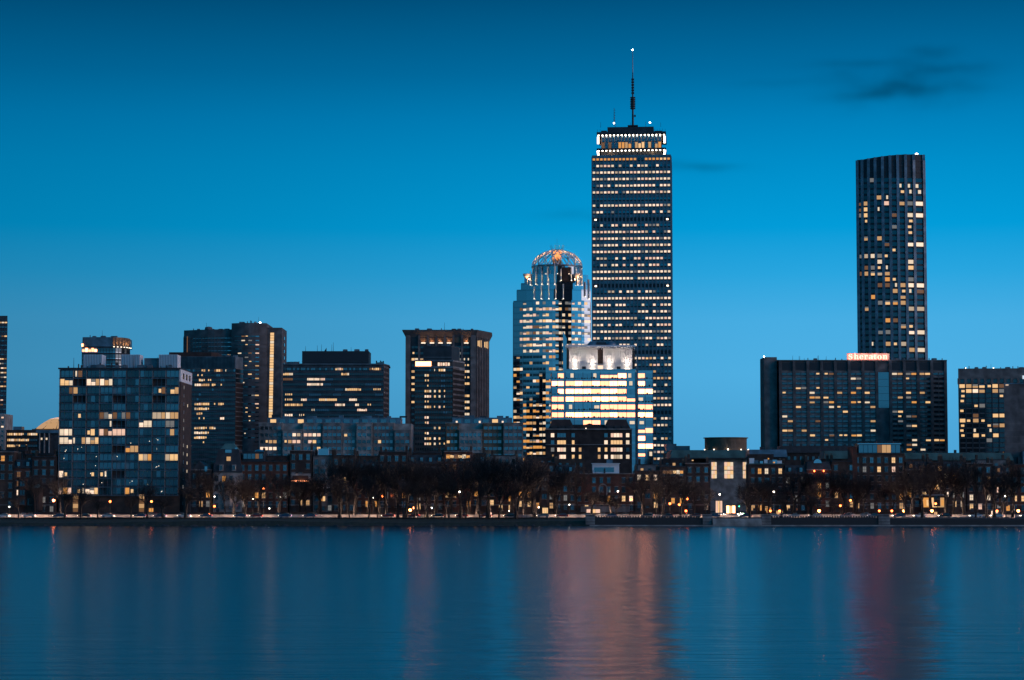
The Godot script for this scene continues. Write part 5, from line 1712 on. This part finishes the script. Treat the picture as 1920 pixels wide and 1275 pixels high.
		"glass_attic":
			var t: float = 27.05
			span(b, "roof_storey", -w / 2 + 2.0, w / 2 - 1.5, h, t, -1.0, -10, M.dark_metal)
			span(b, "roof_slab", -w / 2 + 1.5, w / 2 - 1.0, t, t + 0.35, -0.4, -10.5, M.glass_sky)
			for j in 9:
				box(b, "roof_window", Vector3(-w / 2 + 3.0 + j * 1.75, (h + t) / 2, -0.95), Vector3(1.6, t - h - 0.5, 0.12), M.glass_mid if j < 4 or j > 6 else (M.lit_dim if j == 4 else M.lit_warm_soft))
			span(b, "party_wall", -w / 2 - 0.4, -w / 2 + 1.4, 0, t - 1.0, 0.3, -12, M.brick_red)
			for j in 16:
				box(b, "roof_unit", Vector3(-w / 2 + 2.4 + j * 1.05, t + 0.6, -2.2 - chance(j, 6)), Vector3(0.35 + 0.5 * chance(j, 1), 0.4 + 1.0 * chance(j, 2), 0.5), M.dark_metal)
	# doors and a flight of steps
	var door := span(b, "door", -w / 2 + 1.2, -w / 2 + 2.4, 0.5, 2.9, 0, 0.15, M.black_metal)
	box(door, "door_handle", Vector3(0.35, 0, 0.6), Vector3(0.05, 0.05, 0.5), M.steel_blue)
	span(b, "step", -w / 2 + 0.9, -w / 2 + 2.7, 0, 0.45, 0, 1.2, M.granite)
	if index == 6:
		# pale lit stage at the foot of the tall dark house
		span(b, "pale_front", -w / 2 + 0.5, w / 2 - 0.3, 12.54, 15.98, 0, 0.35, M.limestone)
		span(b, "pale_front_opening", -w / 2 + 1.2, w / 2 - 1.2, 13.55, 15.17, 0.3, 0.42, M.brown_panel)
		for j in 6:
			box(b, "strip_lamp", Vector3(-w / 2 + 1.3 + j * 1.1, 13.15, 0.6), Vector3(0.9, 0.25, 0.2), M.lit_office)
		lamp_light(b, Vector3(0, 13.55, 1.5), Color(1, 0.75, 0.5), 1.0, 0.3)
	if index == 28:
		for j in 3:
			box(b, "shop_window", Vector3(-w / 2 - 1.2 + j * 2.75, 5.06, 0.8), Vector3(2.5, 3.6, 0.2), [M.lit_orange, M.lit_warm, M.lit_warm_soft][j])
			box(b, "shop_window", Vector3(-w / 2 - 0.6 + j * 2.75, 4.96, 0.95), Vector3(1.0, 2.2, 0.1), [M.lit_warm, M.lit_white, M.lit_orange][j])
		span(b, "shop_cornice", -w / 2 - 3, w / 2 + 1.5, 7.68, 8.09, 0.0, 1.4, M.steel_blue)
		span(b, "shop_front", -w / 2 - 2.9, w / 2 + 1.4, 0, 7.68, 0.0, 0.6, M.brick_dark)


func apartment_slab() -> void:
	var b := thing("apartment_slab", "long apartment slab of glazed balconies with white roof huts", "apartment block", Vector3(-149.01, GROUND, -835))
	var k1: float = 0.2
	var w := 226 * k1
	var top: float = 55.86
	var fh: float = 3.17
	var rows := 15
	span(b, "body", -w / 2, w / 2, 0, top, -1.2, -30, M.spandrel)
	span(b, "gable_wall", w / 2, w / 2 + 0.5, 0, top - 5, -1.0, -30.2, M.brick_brown)
	span(b, "gable_band", w / 2, w / 2 + 0.6, top - 5, top - 0.3, -1.0, -30.3, M.white_metal)
	for k in 3:
		span(b, "gable_window", w / 2 + 0.55, w / 2 + 0.7, top - 3.8, top - 1.6, -6.0 - k * 8, -9.5 - k * 8, M.glass_dark)
	for k in 15:
		span(b, "gable_window", w / 2 + 0.45, w / 2 + 0.62, top - 7.5 - k * fh, top - 6.2 - k * fh, -9.0, -10.0, M.lit_dim_grey if chance(k, 3) > 0.4 else M.glass_blind)
		if chance(k, 8) > 0.6:
			span(b, "gable_window", w / 2 + 0.45, w / 2 + 0.62, top - 7.7 - k * fh, top - 6.6 - k * fh, -19.0, -19.6, M.lit_white_soft)
	var bw := w / 9.0
	# one string to a storey, three panes to a bay; n = brown loggia wall
	var lines := ["... sd. ... m.. m.. ... m.. ... ...", "yyw nnn wwy wyw .m. ..m ... nnn ...", "..d y.. ... ... tm. m.. ... .qd .yy", "... nnn .m. .m. nnn ..m ... nnn ...", "... ... ... ... .m. ... .m. ... ...", "... .q. ... ddy d.g d.m ... wwy yyo", "..m ... .m. ..s nnn ... wyy ... dd.", "ywy ... qy. pdp ppp ... m.. ... .o.", "yww s.y wyy .m. .tm ... ... .m. ...", "... ... .m. ... nnn oyy ... ... ...", ".m. ... ... m.. tmt .m. ywo ... wyy", "... ... ... .m. .tm tm. ... ... ...", "wq. ... .q. qs. nnn ... ... .m. ...", "... ... ... ... .m. ... .m. ... ...", "pop .qs wwy ... .m. oq. ... ... ..."]
	var pick := func(c: int, r: int) -> String:
		var line: String = lines[r].replace(" ", "")
		var ch := line[c]
		return ("m" if chance(c / 3, r, 71) > 0.86 else ("k" if chance(c / 3, r, 72) > 0.85 else ".")) if ch == "." else ch
	skin(b, [Vector2(-w / 2, -1.2), Vector2(w / 2, -1.2)], [27], top - 0.6 - rows * fh, rows, fh, {"band": 0.55, "pier": 0.14, "proud": 0.3, "wall": M.spandrel, "pier_mat": M.steel_blue, "pier_name": "mullion", "pick": pick, "glass": M.glass_dark, "seed": 15})
	glaze(b, 300)
	for r in rows + 1:
		span(b, "balcony_slab", -w / 2 - 0.3, w / 2 + 0.3, top - 0.75 - r * fh, top - 0.55 - r * fh, -0.9, 0.2, M.steel_blue)
		if r < rows:
			for c in 9:
				if chance(c, r, 33) > 0.3:
					span(b, "balcony_rail", -w / 2 + c * bw + 0.2, -w / 2 + (c + 1) * bw - 0.2, top - 0.6 - (r + 1) * fh + 0.95, top - 0.6 - (r + 1) * fh + 1.02, 0.1, 0.16, M.steel_blue)
	for c in 10:
		span(b, "party_fin", -w / 2 + c * bw - 0.09, -w / 2 + c * bw + 0.09, top - 0.6 - rows * fh, top - 0.6, -0.95, 0.3, M.steel_blue if c in [0, 4, 5, 9] else M.grey_metal)
	span(b, "roof_edge", -w / 2 - 0.6, w / 2 + 0.6, top - 0.3, top + 0.2, 0.5, -30, M.black_metal)
	# small added bulbs standing in for city lights mirrored in the glass
	for k in 26:
		var c := int(chance(k, 1, 5) * 9.0)
		var r := 8 + int(chance(k, 2, 5) * 7.0)
		box(b, "glint_lamp", Vector3(-w / 2 + (c + 0.15 + 0.7 * chance(k, 3)) * bw, top - 0.6 - (r + 0.25 + 0.5 * chance(k, 4)) * fh, -0.95), Vector3(0.16, 0.16, 0.12), M.bulb_small)
	# ground storey: brick with three tall lobby windows
	var g0 := top - 0.6 - rows * fh
	span(b, "ground_wall", -w / 2 + 2, w / 2, 0, g0 - 0.3, -0.8, -1.2, M.brick_brown)
	for x in [-8.5, 16.5]:
		for j in 4:
			span(b, "lobby_window", -w / 2 + 14.0 + x, -w / 2 + 15.9 + x, 1.2 + j * 1.75, 2.8 + j * 1.75, -0.8, -0.7, M.lit_warm_soft if j % 2 else M.lit_dim)
	box(b, "lobby_door", Vector3(12.5, 1.6, -0.7), Vector3(1.6, 2.6, 0.2), M.lit_orange)
	# roof huts: white ribbed
	for p in [[-57.0, 0], [15.5, 1], [87.5, 2]]:
		var hx: float = p[0] * k1
		span(b, "roof_hut", hx - 18 * k1, hx + 18 * k1, top + 0.2, 61.44, -6, -14, M.white_metal)
		for j in 12:
			span(b, "hut_rib", hx - 17.5 * k1 + j * 3.05 * k1, hx - 17.5 * k1 + j * 3.05 * k1 + 0.14, top + 0.3, 61.36, -6, -5.86, M.grey_metal)
	span(b, "roof_plant", 40 * k1, 70 * k1, top + 0.2, 60.22, -8, -14, M.grey_metal)
	roof_clutter(b, -w / 2 + 2, w / 2 - 2, top + 0.2, -2.5, 16, 42)
	for k in 6:
		box(b, "roof_vent", Vector3(-20 + k * 7.0, top + 0.7, -3 - k % 2), Vector3(0.5, 0.6, 0.5), M.grey_metal)


# ---------------------------------------------------------------- riverside: seawall piers, barrier, lamps, cars
func build_riverside() -> void:
	# stone piers and parapets on the seawall
	for p in [[26.57, 17.0, "where the seawall meets the grassy bank"], [66.32, 16.0, "at the parapet end of the landing steps"], [86.43, 17.0, "between the landing steps and the pierced parapet"], [126.46, 21.0, "where the pierced parapet ends"]]:
		var t := thing("stone_pier", "square granite pier " + p[2], "pier", Vector3(p[0], 0, -752), 0.0, "granite piers along the seawall")
		var w: float = p[1] * 0.18
		span(t, "shaft", -w / 2, w / 2, -0.3, 3.6, 1.3, -1.3, M.granite)
		span(t, "cap", -w / 2 - 0.2, w / 2 + 0.2, 3.6, 3.95, 1.5, -1.5, M.limestone_dark)
		for j in 3:
			span(t, "stone_course", -w / 2 - 0.05, w / 2 + 0.05, 0.5 + j * 1.0, 1.35 + j * 1.0, 1.3, 1.36, M.limestone_dark)
	for g in [[28.29, 64.78, "long low granite parapet between the outer seawall piers"], [88.07, 124.46, "low granite parapet with openings beside the boat landing"]]:
		var t := thing("parapet", g[2], "wall", Vector3((g[0] + g[1]) / 2, 0, -752))
		var half: float = (g[1] - g[0]) / 2
		span(t, "plinth", -half, half, 2.5, 2.8, 0.3, -0.3, M.granite)
		span(t, "coping", -half, half, 3.4, 3.6, 0.35, -0.35, M.limestone_dark)
		for k in int(half / 0.45):
			span(t, "baluster", -half + k * 0.9 + 0.1, -half + k * 0.9 + 0.55, 2.8, 3.4, 0.15, -0.15, M.granite)
	var ln := thing("landing_steps", "pale stone landing steps between two seawall piers", "steps", Vector3(76.42, 0, -749.6))
	for k in 4:
		span(ln, "step", -8.3, 8.3, 0.35 + k * 0.55, 0.9 + k * 0.55, 0.9 - k * 0.55, -2.0, M.limestone)
	# pale barrier lengths added to catch headlights as a strip of light
	for k in 32:
		var x := -196.0 + k * 12.2
		var t := put(self, "added_barrier", extrude([Vector2(-0.32, 0), Vector2(0.32, 0), Vector2(0.2, 0.35), Vector2(0.12, 1.0), Vector2(-0.12, 1.0), Vector2(-0.2, 0.35)], -6.0, 6.0), M.limestone, Transform3D(Basis(Vector3.UP, PI / 2), Vector3(x, GROUND + 0.005, -788.5)))
		tag(t, "added pale barrier length catching headlights between the riverside carriageways", "barrier", "added barrier lengths")
	# garden wall along the foot of the houses
	for k in 16:
		var x := -190.0 + k * 24.0
		if x > 71.39 - 12 and x < 88.74 + 12:
			continue
		var t := put(self, "garden_wall", cube, M.brick_dark, Transform3D(Basis().scaled(Vector3(23.6, 1.7, 0.4)), Vector3(x, GROUND + 0.85, -815)))
		tag(t, "low brick garden wall length behind the riverside road", "wall", "garden walls along the road")
	make_lamps()
	make_cars()
	street_corner()
	# rocks at the water's edge
	var rock_mesh := lathe([Vector2(0.75, -0.4), Vector2(0.9, 0.0), Vector2(0.55, 0.42), Vector2(0, 0.55)], 7)
	for k in 46:
		var x := lerpf(-172.76, 23.59, (k + chance(k, 3)) / 46.0)
		var o := put(self, "shore_rock", rock_mesh, M.granite, Transform3D(Basis(Vector3.UP, k * 1.3).scaled_local(Vector3(0.7 + chance(k, 1), 0.5 + 0.6 * chance(k, 2), 0.8)), Vector3(x, 0.12, -750.0 - 2.0 * sin(x * 0.021) - 1.1 * sin(x * 0.13 + 1.0))))
		tag(o, "dark rounded rock at the foot of the grassy bank", "rock", "rocks along the water's edge")


func street_lamp(x: float, y: float, d: float, kind: String, label: String) -> void:
	var t := thing("street_lamp", label, "street lamp", Vector3(x, GROUND, -d), 0.0, "lamps along the riverside")
	put(t, "post", tube_mesh(Vector3.ZERO, Vector3(0, y - 0.4, 0), 0.09, 0.06, 7), M.black_metal)
	put(t, "base", lathe([Vector2(0.2, 0), Vector2(0.2, 0.5), Vector2(0.1, 0.8)], 8), M.black_metal)
	var r := {"big": 0.5, "warm": 0.4, "white": 0.3, "small": 0.24}
	var e := {"big": 26.0, "warm": 9.0, "white": 6.0, "small": 3.5}
	var globe: float = r[kind]
	var m: Material = {"big": M.bulb_big, "warm": M.bulb_warm, "white": M.bulb_white, "small": M.bulb_white}[kind]
	var head := [Vector2(0.06, -globe)]
	for k in 7:
		var a := -PI / 2 + PI * (k + 1) / 8.0
		head.append(Vector2(cos(a) * globe, sin(a) * globe))
	head.append(Vector2(0.02, globe))
	put(t, "lamp_globe", lathe(head, 12), m, Transform3D(Basis(), Vector3(0, y, 0)))
	put(t, "lamp_cap", lathe([Vector2(globe * 0.9, globe * 0.75), Vector2(globe * 0.4, globe * 1.3), Vector2(0, globe * 1.4)], 10), M.black_metal, Transform3D(Basis(), Vector3(0, y, 0)))
	var c := Color(1, 0.92, 0.82) if kind == "white" else Color(1, 0.74, 0.46)
	lamp_light(t, Vector3(0, y, 0), c, e[kind], globe * 0.9)


func make_lamps() -> void:
	glow("bulb_big", 1.0, 0.22, 0.06, 30.0)
	var near := "%s lamp on a post %s"
	var list := [
		[103, 938, "big", "bright warm", "before the apartment slab's brick ground storey"], [210, 940, "warm", "warm", "by the tall lobby window of the apartment slab"], [287, 940, "warm", "warm", "by the end of the apartment slab"],
		[404, 931, "small", "upper amber", "of the pair near the steep mansard house"], [404, 949, "warm", "lower amber", "of the pair near the steep mansard house"], [496, 916, "warm", "tall", "in front of the wide red brick house"],
		[477, 935, "small", "dim", "between the bare trees"], [507, 953, "small", "short", "on the grass bank path"], [526, 932, "white", "white", "before the tall dark house"],
		[701, 933, "small", "small amber", "at the edge of the dark grove"], [718, 930, "warm", "amber", "at the edge of the dark grove"], [770, 956, "big", "low glaring", "in the dark grove"], [778, 952, "big", "glaring", "in the dark grove"], [810, 952, "small", "small", "beside a trunk in the dark grove"],
		[862, 922, "white", "white", "under the attic ribbon house"], [915, 943, "big", "starry bright", "before the house with amber windows"], [898, 925, "small", "small twin", "before the house with amber windows"], [1067, 946, "small", "small", "beside the broad pavilion house"],
		[1158, 921, "white", "white arm", "over the branch before the pavilion house"], [1183, 936, "warm", "warm", "on the corner of the pavilion house"], [1287, 935, "warm", "upper", "by the brown house with roof terrace"], [1255, 944, "warm", "amber", "by the brown house with roof terrace"], [1272, 946, "warm", "low amber", "by the brown house with roof terrace"], [1285, 964, "warm", "low", "near the long parapet"],
		[1348, 927, "white", "white", "at the street mouth below the hall"], [1449, 922, "white", "white", "before the dark corner house"], [1442, 964, "warm", "amber", "beside the landing pier"], [1459, 966, "warm", "amber", "behind the parapet with openings"], [1534, 963, "big", "broad amber", "behind the parapet with openings"], [1574, 948, "warm", "amber", "among trees beside the tall brick house"], [1592, 938, "warm", "leafy amber", "among trees beside the tall brick house"],
		[1646, 963, "warm", "first", "of three in a row past the last seawall pier"], [1669, 963, "warm", "middle", "of three in a row past the last seawall pier"], [1692, 963, "big", "last", "of three in a row past the last seawall pier"], [1745, 962, "big", "bright", "before the lit shop front"], [1751, 944, "warm", "amber", "beside the lit shop front"], [1866, 965, "warm", "amber", "near the house with one bright window"], [1906, 966, "big", "bright", "at the end of the house row"], [1882, 930, "white", "white", "near the end of the house row"],
		[22, 950, "small", "dim", "by the brown house with plain parapet"], [640, 948, "small", "dim", "under the round bare trees"], [955, 962, "small", "low", "between two trunks by the road"], [1010, 951, "small", "white twin", "between two trunks by the road"],
	]
	for l in list:
		var px: float = l[0]
		var d := 803.0
		var k := 803.0 / 4130.0
		var y: float = 12.0 - GROUND + (920.0 - float(l[1])) * k
		street_lamp((px - 960.0) * k, maxf(y, 2.2), d - 2.0 * chance(int(px), 1), l[2], near % [l[3], l[4]])


# what stands behind a place along the river front, to tell look-alikes apart
func landmark(x: float, d: float) -> String:
	var px := 960.0 + x * 4130.0 / d
	for l in [[60, "bow windowed house"], [108, "turret house"], [222, "apartment slab's lobby"], [361, "apartment slab's brick end"], [401, "gabled house"], [455, "steep mansard house"], [546, "wide glazed attic house"], [587, "tall dark house"], [625, "glass box house"], [668, "house with stacked lights"], [712, "mansard house in the grove"], [766, "blank fronted house"], [833, "house with one lit attic"], [886, "attic ribbon house"], [930, "amber paired windows"], [966, "three lit parlour windows"], [1001, "round topped amber window"], [1040, "scattered amber windows"], [1079, "narrow brown house"], [1190, "pavilion house"], [1236, "lit top floor house"], [1284, "roof terrace house"], [1335, "dark street corner house"], [1404, "cross street"], [1468, "roof deck house"], [1510, "slate mansard house"], [1556, "arched dormer house"], [1599, "plain brown house"], [1694, "tall six storey house"], [1737, "skylight house"], [1765, "lit shop front"], [1808, "square attic lights"], [1856, "house with pale bright windows"], [1890, "house with one bright window"]]:
		if px < l[0]:
			return l[1]
	return "last red brick house"


func make_car(called: String, label: String, paint: Material, at: Vector3, turn: float, group: String, lit := true) -> void:
	var t := thing(called, label, "car", at, turn, group)
	# driving towards +x in its own axes
	var side := [Vector2(-2.2, 0.32), Vector2(2.15, 0.32), Vector2(2.25, 0.6), Vector2(2.1, 0.86), Vector2(1.1, 1.0), Vector2(-1.9, 1.02), Vector2(-2.25, 0.9), Vector2(-2.28, 0.55)]
	put(t, "body", extrude(side, -0.88, 0.88), paint)
	put(t, "cabin", extrude([Vector2(-1.75, 1.0), Vector2(1.05, 0.98), Vector2(0.35, 1.42), Vector2(-1.1, 1.45)], -0.76, 0.76), M.glass_dark)
	put(t, "roof", extrude([Vector2(-1.12, 1.44), Vector2(0.36, 1.41), Vector2(0.3, 1.48), Vector2(-1.0, 1.5)], -0.72, 0.72), paint)
	var wheel := lathe([Vector2(0, -0.1), Vector2(0.3, -0.11), Vector2(0.33, 0), Vector2(0.3, 0.11), Vector2(0, 0.1)], 12)
	for x in [-1.4, 1.4]:
		for z in [-0.85, 0.85]:
			var o := put(t, "wheel", wheel, M.black_metal, Transform3D(Basis(Vector3.RIGHT, PI / 2), Vector3(x, 0.33, z)))
			put(o, "rim", lathe([Vector2(0, -0.13), Vector2(0.2, -0.12), Vector2(0.2, 0.12), Vector2(0, 0.13)], 10), M.steel_blue)
	for z in [-0.62, 0.62]:
		box(t, "headlight", Vector3(2.22, 0.66, z), Vector3(0.14, 0.18, 0.36), M.head_white if lit else M.glass_mid)
		box(t, "tail_light", Vector3(-2.26, 0.74, z), Vector3(0.1, 0.16, 0.36), M.tail_red if lit else M.brick_red)
	if lit:
		spot_light(t, Vector3(2.4, 0.68, 0), Vector3(1, -0.06, 0), Color(1, 0.80, 0.68), 1600.0, 24.0, 0.25)


func make_cars() -> void:
	var colors := [["black", mat("paint_black", 0.012, 0.012, 0.014, 0.25, 0.2)], ["silver", mat("paint_silver", 0.42, 0.43, 0.45, 0.3, 0.5)], ["dark blue", mat("paint_blue", 0.02, 0.05, 0.11, 0.25, 0.2)], ["white", mat("paint_white", 0.62, 0.62, 0.62, 0.3)], ["dark red", mat("paint_red", 0.16, 0.015, 0.012, 0.25, 0.1)], ["grey", mat("paint_grey", 0.13, 0.135, 0.14, 0.3, 0.4)]]
	# two streams on the riverside road; near lane drives one way, far lane the other
	var k := 0
	for x in range(-190, 190, 9):
		var px := 960.0 + x * 4130.0 / 783.0
		if px > 585 and px < 690 or px > 1095 and px < 1130:
			continue
		var c: Array = colors[int(chance(k, 5) * 6.0)]
		make_car("car", "%s saloon car in the near lane, before the %s" % [c[0], landmark(x, 784.0)], c[1], Vector3(x + 4.0 * chance(k, 7), GROUND + 0.01, -784.0), PI, "cars in the near lane")
		k += 1
	for x in range(-192, 192, 15):
		var c: Array = colors[int(chance(k, 6) * 6.0)]
		make_car("car", "%s saloon car beyond the road barrier, before the %s" % [c[0], landmark(x, 793.0)], c[1], Vector3(x + 6.0 * chance(k, 8), GROUND + 0.01, -793.0), 0.0, "cars beyond the barrier")
		k += 1
	# parked along the back lane
	for p in [[70, "dark blue", 2], [212, "black", 0], [285, "grey", 5], [345, "dark blue", 2], [850, "dark blue", 2], [1100, "silver", 1], [1170, "black", 0], [1590, "silver", 1], [1625, "silver", 1], [1735, "white", 3], [1800, "black", 0]]:
		make_car("parked_car", "%s unlit parked car by the garden wall, before the %s" % [p[1], landmark((p[0] - 960.0) * 806.0 / 4130.0, 806.0)], colors[p[2]][1], Vector3((p[0] - 960.0) * 806.0 / 4130.0, GROUND + 0.01, -807.0 + 0.4 * chance(p[0], 2)), 0.0 if p[0] % 2 else PI, "parked cars by the garden walls", false)


func street_corner() -> void:
	# the cross street that runs inland towards the hall, full of facing headlights
	var st := begin()
	var xa: float = 74.27
	var xb: float = 86.84
	quad(st, Vector3(xa, GROUND + 0.008, -799), Vector3(xb, GROUND + 0.008, -799), Vector3(xb, GROUND + 0.008, -1040), Vector3(xa, GROUND + 0.008, -1040))
	structure("cross_street", done(st), M.asphalt)
	var k := 0
	for p in [[1347, 818, 3], [1362, 822, 1], [1374, 816, 0], [1391, 824, 5], [1358, 836, 3], [1378, 840, 2], [1395, 818, 4]]:
		var c: String = ["black", "silver", "dark blue", "white", "dark red", "grey"][p[2]]
		make_car("car", "%s car facing the river with bright headlights, in the cross street" % c, M["paint_" + c.replace("dark ", "")], Vector3((p[0] - 960.0) * p[1] / 4130.0, GROUND + 0.02, -float(p[1])), -PI / 2, "cars waiting in the cross street")
		k += 1
	var t := thing("traffic_signal", "traffic signal showing green at the cross street", "traffic signal", Vector3(83.5, GROUND, -812))
	put(t, "post", tube_mesh(Vector3.ZERO, Vector3(0, 4.0, 0), 0.08, 0.07, 7), M.black_metal)
	box(t, "signal_head", Vector3(0, 4.1, 0), Vector3(0.45, 1.25, 0.35), M.black_metal)
	put(t, "signal_lens", lathe([Vector2(0.2, 0), Vector2(0.14, 0.1), Vector2(0, 0.14)], 10), M.signal_green, Transform3D(Basis(Vector3.RIGHT, PI / 2), Vector3(0, 3.75, 0.17)))
	for j in 2:
		put(t, "signal_lens", lathe([Vector2(0.17, 0), Vector2(0.12, 0.08), Vector2(0, 0.1)], 10), M.black_metal, Transform3D(Basis(Vector3.RIGHT, PI / 2), Vector3(0, 4.15 + j * 0.38, 0.17)))
	lamp_light(t, Vector3(0, 3.75, 0.7), Color(0.3, 1, 0.65), 0.8, 0.15)
	# lit kiosks and awnings at the corner
	for g in [[1347, 950, 13, 22, "lit_pink", "pink lit bus shelter at the mouth of the cross street"], [1369, 955, 17, 14, "lit_office", "glaring lit kiosk in the middle of the cross street"], [1440, 956, 9, 9, "lit_orange", "amber lit porch beside the dark corner house"], [1460, 961, 13, 7, "lit_warm_soft", "lit pointed awning behind the parapet"], [1862, 968, 13, 10, "lit_white", "bright lit porch near the end of the house row"], [1022, 957, 11, 10, "lit_warm", "round lit entrance by the road"], [1112, 958, 26, 7, "lit_pink", "long lit terrace wall panel under the pavilion house"], [1752, 973, 6, 8, "lit_warm", "narrow lit doorway below the shop front"]]:
		var d := 813.0
		var s := d / 4130.0
		var o := thing("lit_shelter", g[5], "shelter", Vector3((g[0] - 960.0) * s, GROUND, -d))
		var w: float = g[2] * s
		var h: float = g[3] * s
		var y: float = maxf(12.0 - GROUND + (920.0 - float(g[1])) * s, h / 2 + 0.1)
		for j in 3:
			box(o, "shelter_window", Vector3((j - 1) * w / 3, y, 0), Vector3(w / 3 - 0.08, h, 0.15), M[g[4]] if j != 1 else M.lit_warm)
		span(o, "shelter_roof", -w / 2 - 0.3, w / 2 + 0.3, y + h / 2, y + h / 2 + 0.2, 0.8, -1.5, M.dark_metal)
		for sx in [-1.0, 1.0]:
			span(o, "shelter_post", sx * w / 2 - 0.08, sx * w / 2 + 0.08, 0, y + h / 2, 0.1, -0.1, M.black_metal)


# ---------------------------------------------------------------- bare winter trees
func grow(wood: SurfaceTool, twig: SurfaceTool, p: Vector3, dir: Vector3, length: float, radius: float, level: int, r: RandomNumberGenerator, spread: float) -> void:
	var n := 3 if level < 2 else 2
	var at := p
	var d := dir
	var rad := radius
	for s in n:
		var bend := Vector3(r.randf_range(-1, 1), r.randf_range(-0.4, 0.8), r.randf_range(-1, 1)) * 0.16
		d = (d + bend).normalized()
		var to := at + d * length / n
		var next := maxf(rad * 0.86, 0.022)
		tube(wood if level < 3 else twig, at, to, rad, next, 6 if level < 2 else (4 if level == 2 else 3))
		at = to
		rad = next
		if level > 0 and level < 5 and s < n - 1:
			branch(wood, twig, at, d, length * r.randf_range(0.5, 0.68), rad * 0.6, level, r, spread)
	if level >= 5:
		return
	var kids := 4 if level == 0 else 3
	for k in kids:
		branch(wood, twig, at, d, length * r.randf_range(0.62, 0.82), rad * 0.68, level, r, spread, TAU * k / kids)


func branch(wood: SurfaceTool, twig: SurfaceTool, at: Vector3, d: Vector3, length: float, rad: float, level: int, r: RandomNumberGenerator, spread: float, turn := -1.0) -> void:
	var a := turn + r.randf_range(-0.5, 0.5) if turn >= 0 else r.randf_range(0, TAU)
	var u := d.cross(Vector3(0.3, 0.1, 0.95)).normalized()
	var v := d.cross(u)
	var tilt := spread * r.randf_range(0.7, 1.25)
	var out := (d * cos(tilt) + (u * cos(a) + v * sin(a)) * sin(tilt) + Vector3.UP * 0.06).normalized()
	grow(wood, twig, at, out, length, maxf(rad, 0.024), level + 1, r, spread)


func build_trees() -> void:
	mat("bark", 0.032, 0.03, 0.03, 0.95, 0, 0.3)
	mat("twigs", 0.027, 0.025, 0.025, 0.95)
	var kinds := []
	for k in 7:
		var r := RandomNumberGenerator.new()
		r.seed = 100 + k * 17
		var wood := begin()
		var twig := begin()
		var spread: float = [0.42, 0.5, 0.62, 0.36, 0.56, 0.46, 0.7][k]
		var trunk: float = [3.4, 2.6, 2.0, 4.2, 2.6, 3.2, 1.8][k]
		tube(wood, Vector3(0, -0.2, 0), Vector3(0, 0.5, 0), 0.42, 0.32, 7)
		grow(wood, twig, Vector3(0, 0.45, 0), Vector3.UP, trunk, 0.32, 0, r, spread)
		var w := done(wood)
		var t := done(twig)
		var h := maxf(w.get_aabb().end.y, t.get_aabb().end.y)
		kinds.append([w, t, h])
	# place along the view, top of the crown in the view, distance, kind
	var spots := []
	var add := func(a: int, b: int, step: int, top: float, vary: float, near: float, far: float, set: Array) -> void:
		var x := a
		var n := 0
		while x < b:
			var jitter := (chance(x, n, 5) - 0.5) * step * 0.8
			spots.append([x + jitter, top + (chance(x, 1, 6) - 0.5) * vary * 1.7, lerpf(near, far, chance(x, 2, 7)), set[int(chance(x, 3, 8) * set.size())]])
			x += step
			n += 1
	add.call(5, 110, 34, 905.0, 26.0, 772.0, 815.0, [0, 1, 5])
	add.call(120, 400, 40, 912.0, 24.0, 768.0, 776.0, [1, 4, 6])
	add.call(372, 470, 26, 893.0, 22.0, 803.0, 818.0, [0, 3, 5])
	add.call(440, 660, 28, 893.0, 20.0, 776.0, 818.0, [1, 2, 4])
	add.call(640, 1010, 15, 868.0, 24.0, 774.0, 820.0, [0, 1, 3, 5])
	add.call(660, 1000, 30, 905.0, 24.0, 768.0, 777.0, [0, 3, 5])
	add.call(1005, 1090, 24, 886.0, 22.0, 772.0, 818.0, [3, 0])
	add.call(1100, 1200, 34, 922.0, 16.0, 776.0, 812.0, [2, 6])
	add.call(1200, 1325, 24, 893.0, 22.0, 776.0, 818.0, [0, 4, 5])
	add.call(1405, 1600, 21, 898.0, 26.0, 803.0, 822.0, [0, 1, 4])
	add.call(1420, 1600, 52, 925.0, 14.0, 766.0, 776.0, [2, 6, 4])
	add.call(1600, 1720, 26, 902.0, 20.0, 803.0, 820.0, [0, 5, 1])
	add.call(1690, 1925, 19, 878.0, 26.0, 768.0, 820.0, [0, 3, 5, 1])
	var words := ["tall upright", "round headed", "low spreading", "slender", "broad", "upright", "wide forked"]
	for s in spots:
		var k: Array = kinds[s[3]]
		var d: float = s[2]
		var top: float = 12.0 - GROUND + (920.0 - float(s[1])) * d / 4130.0
		var scale_by: float = top / float(k[2])
		var place := "on the river bank" if d < 778.0 else ("beside the river road" if d < 802.0 else "behind the river road")
		var t := thing("bare_tree", "%s leafless tree %s, before the %s" % [words[s[3]], place, landmark((s[0] - 960.0) * d / 4130.0, d)], "tree", Vector3((s[0] - 960.0) * d / 4130.0, GROUND if d > 771.0 else GROUND - 0.3, -d), chance(int(s[0]), 9) * TAU, "bare trees along the river")
		var wide := scale_by * (0.85 + 0.35 * chance(int(s[0]), 4))
		put(t, "trunk", k[0], M.bark, Transform3D(Basis().scaled(Vector3(wide, scale_by, wide)), Vector3.ZERO))
		put(t, "crown", k[1], M.twigs, Transform3D(Basis().scaled(Vector3(wide, scale_by, wide)), Vector3.ZERO))
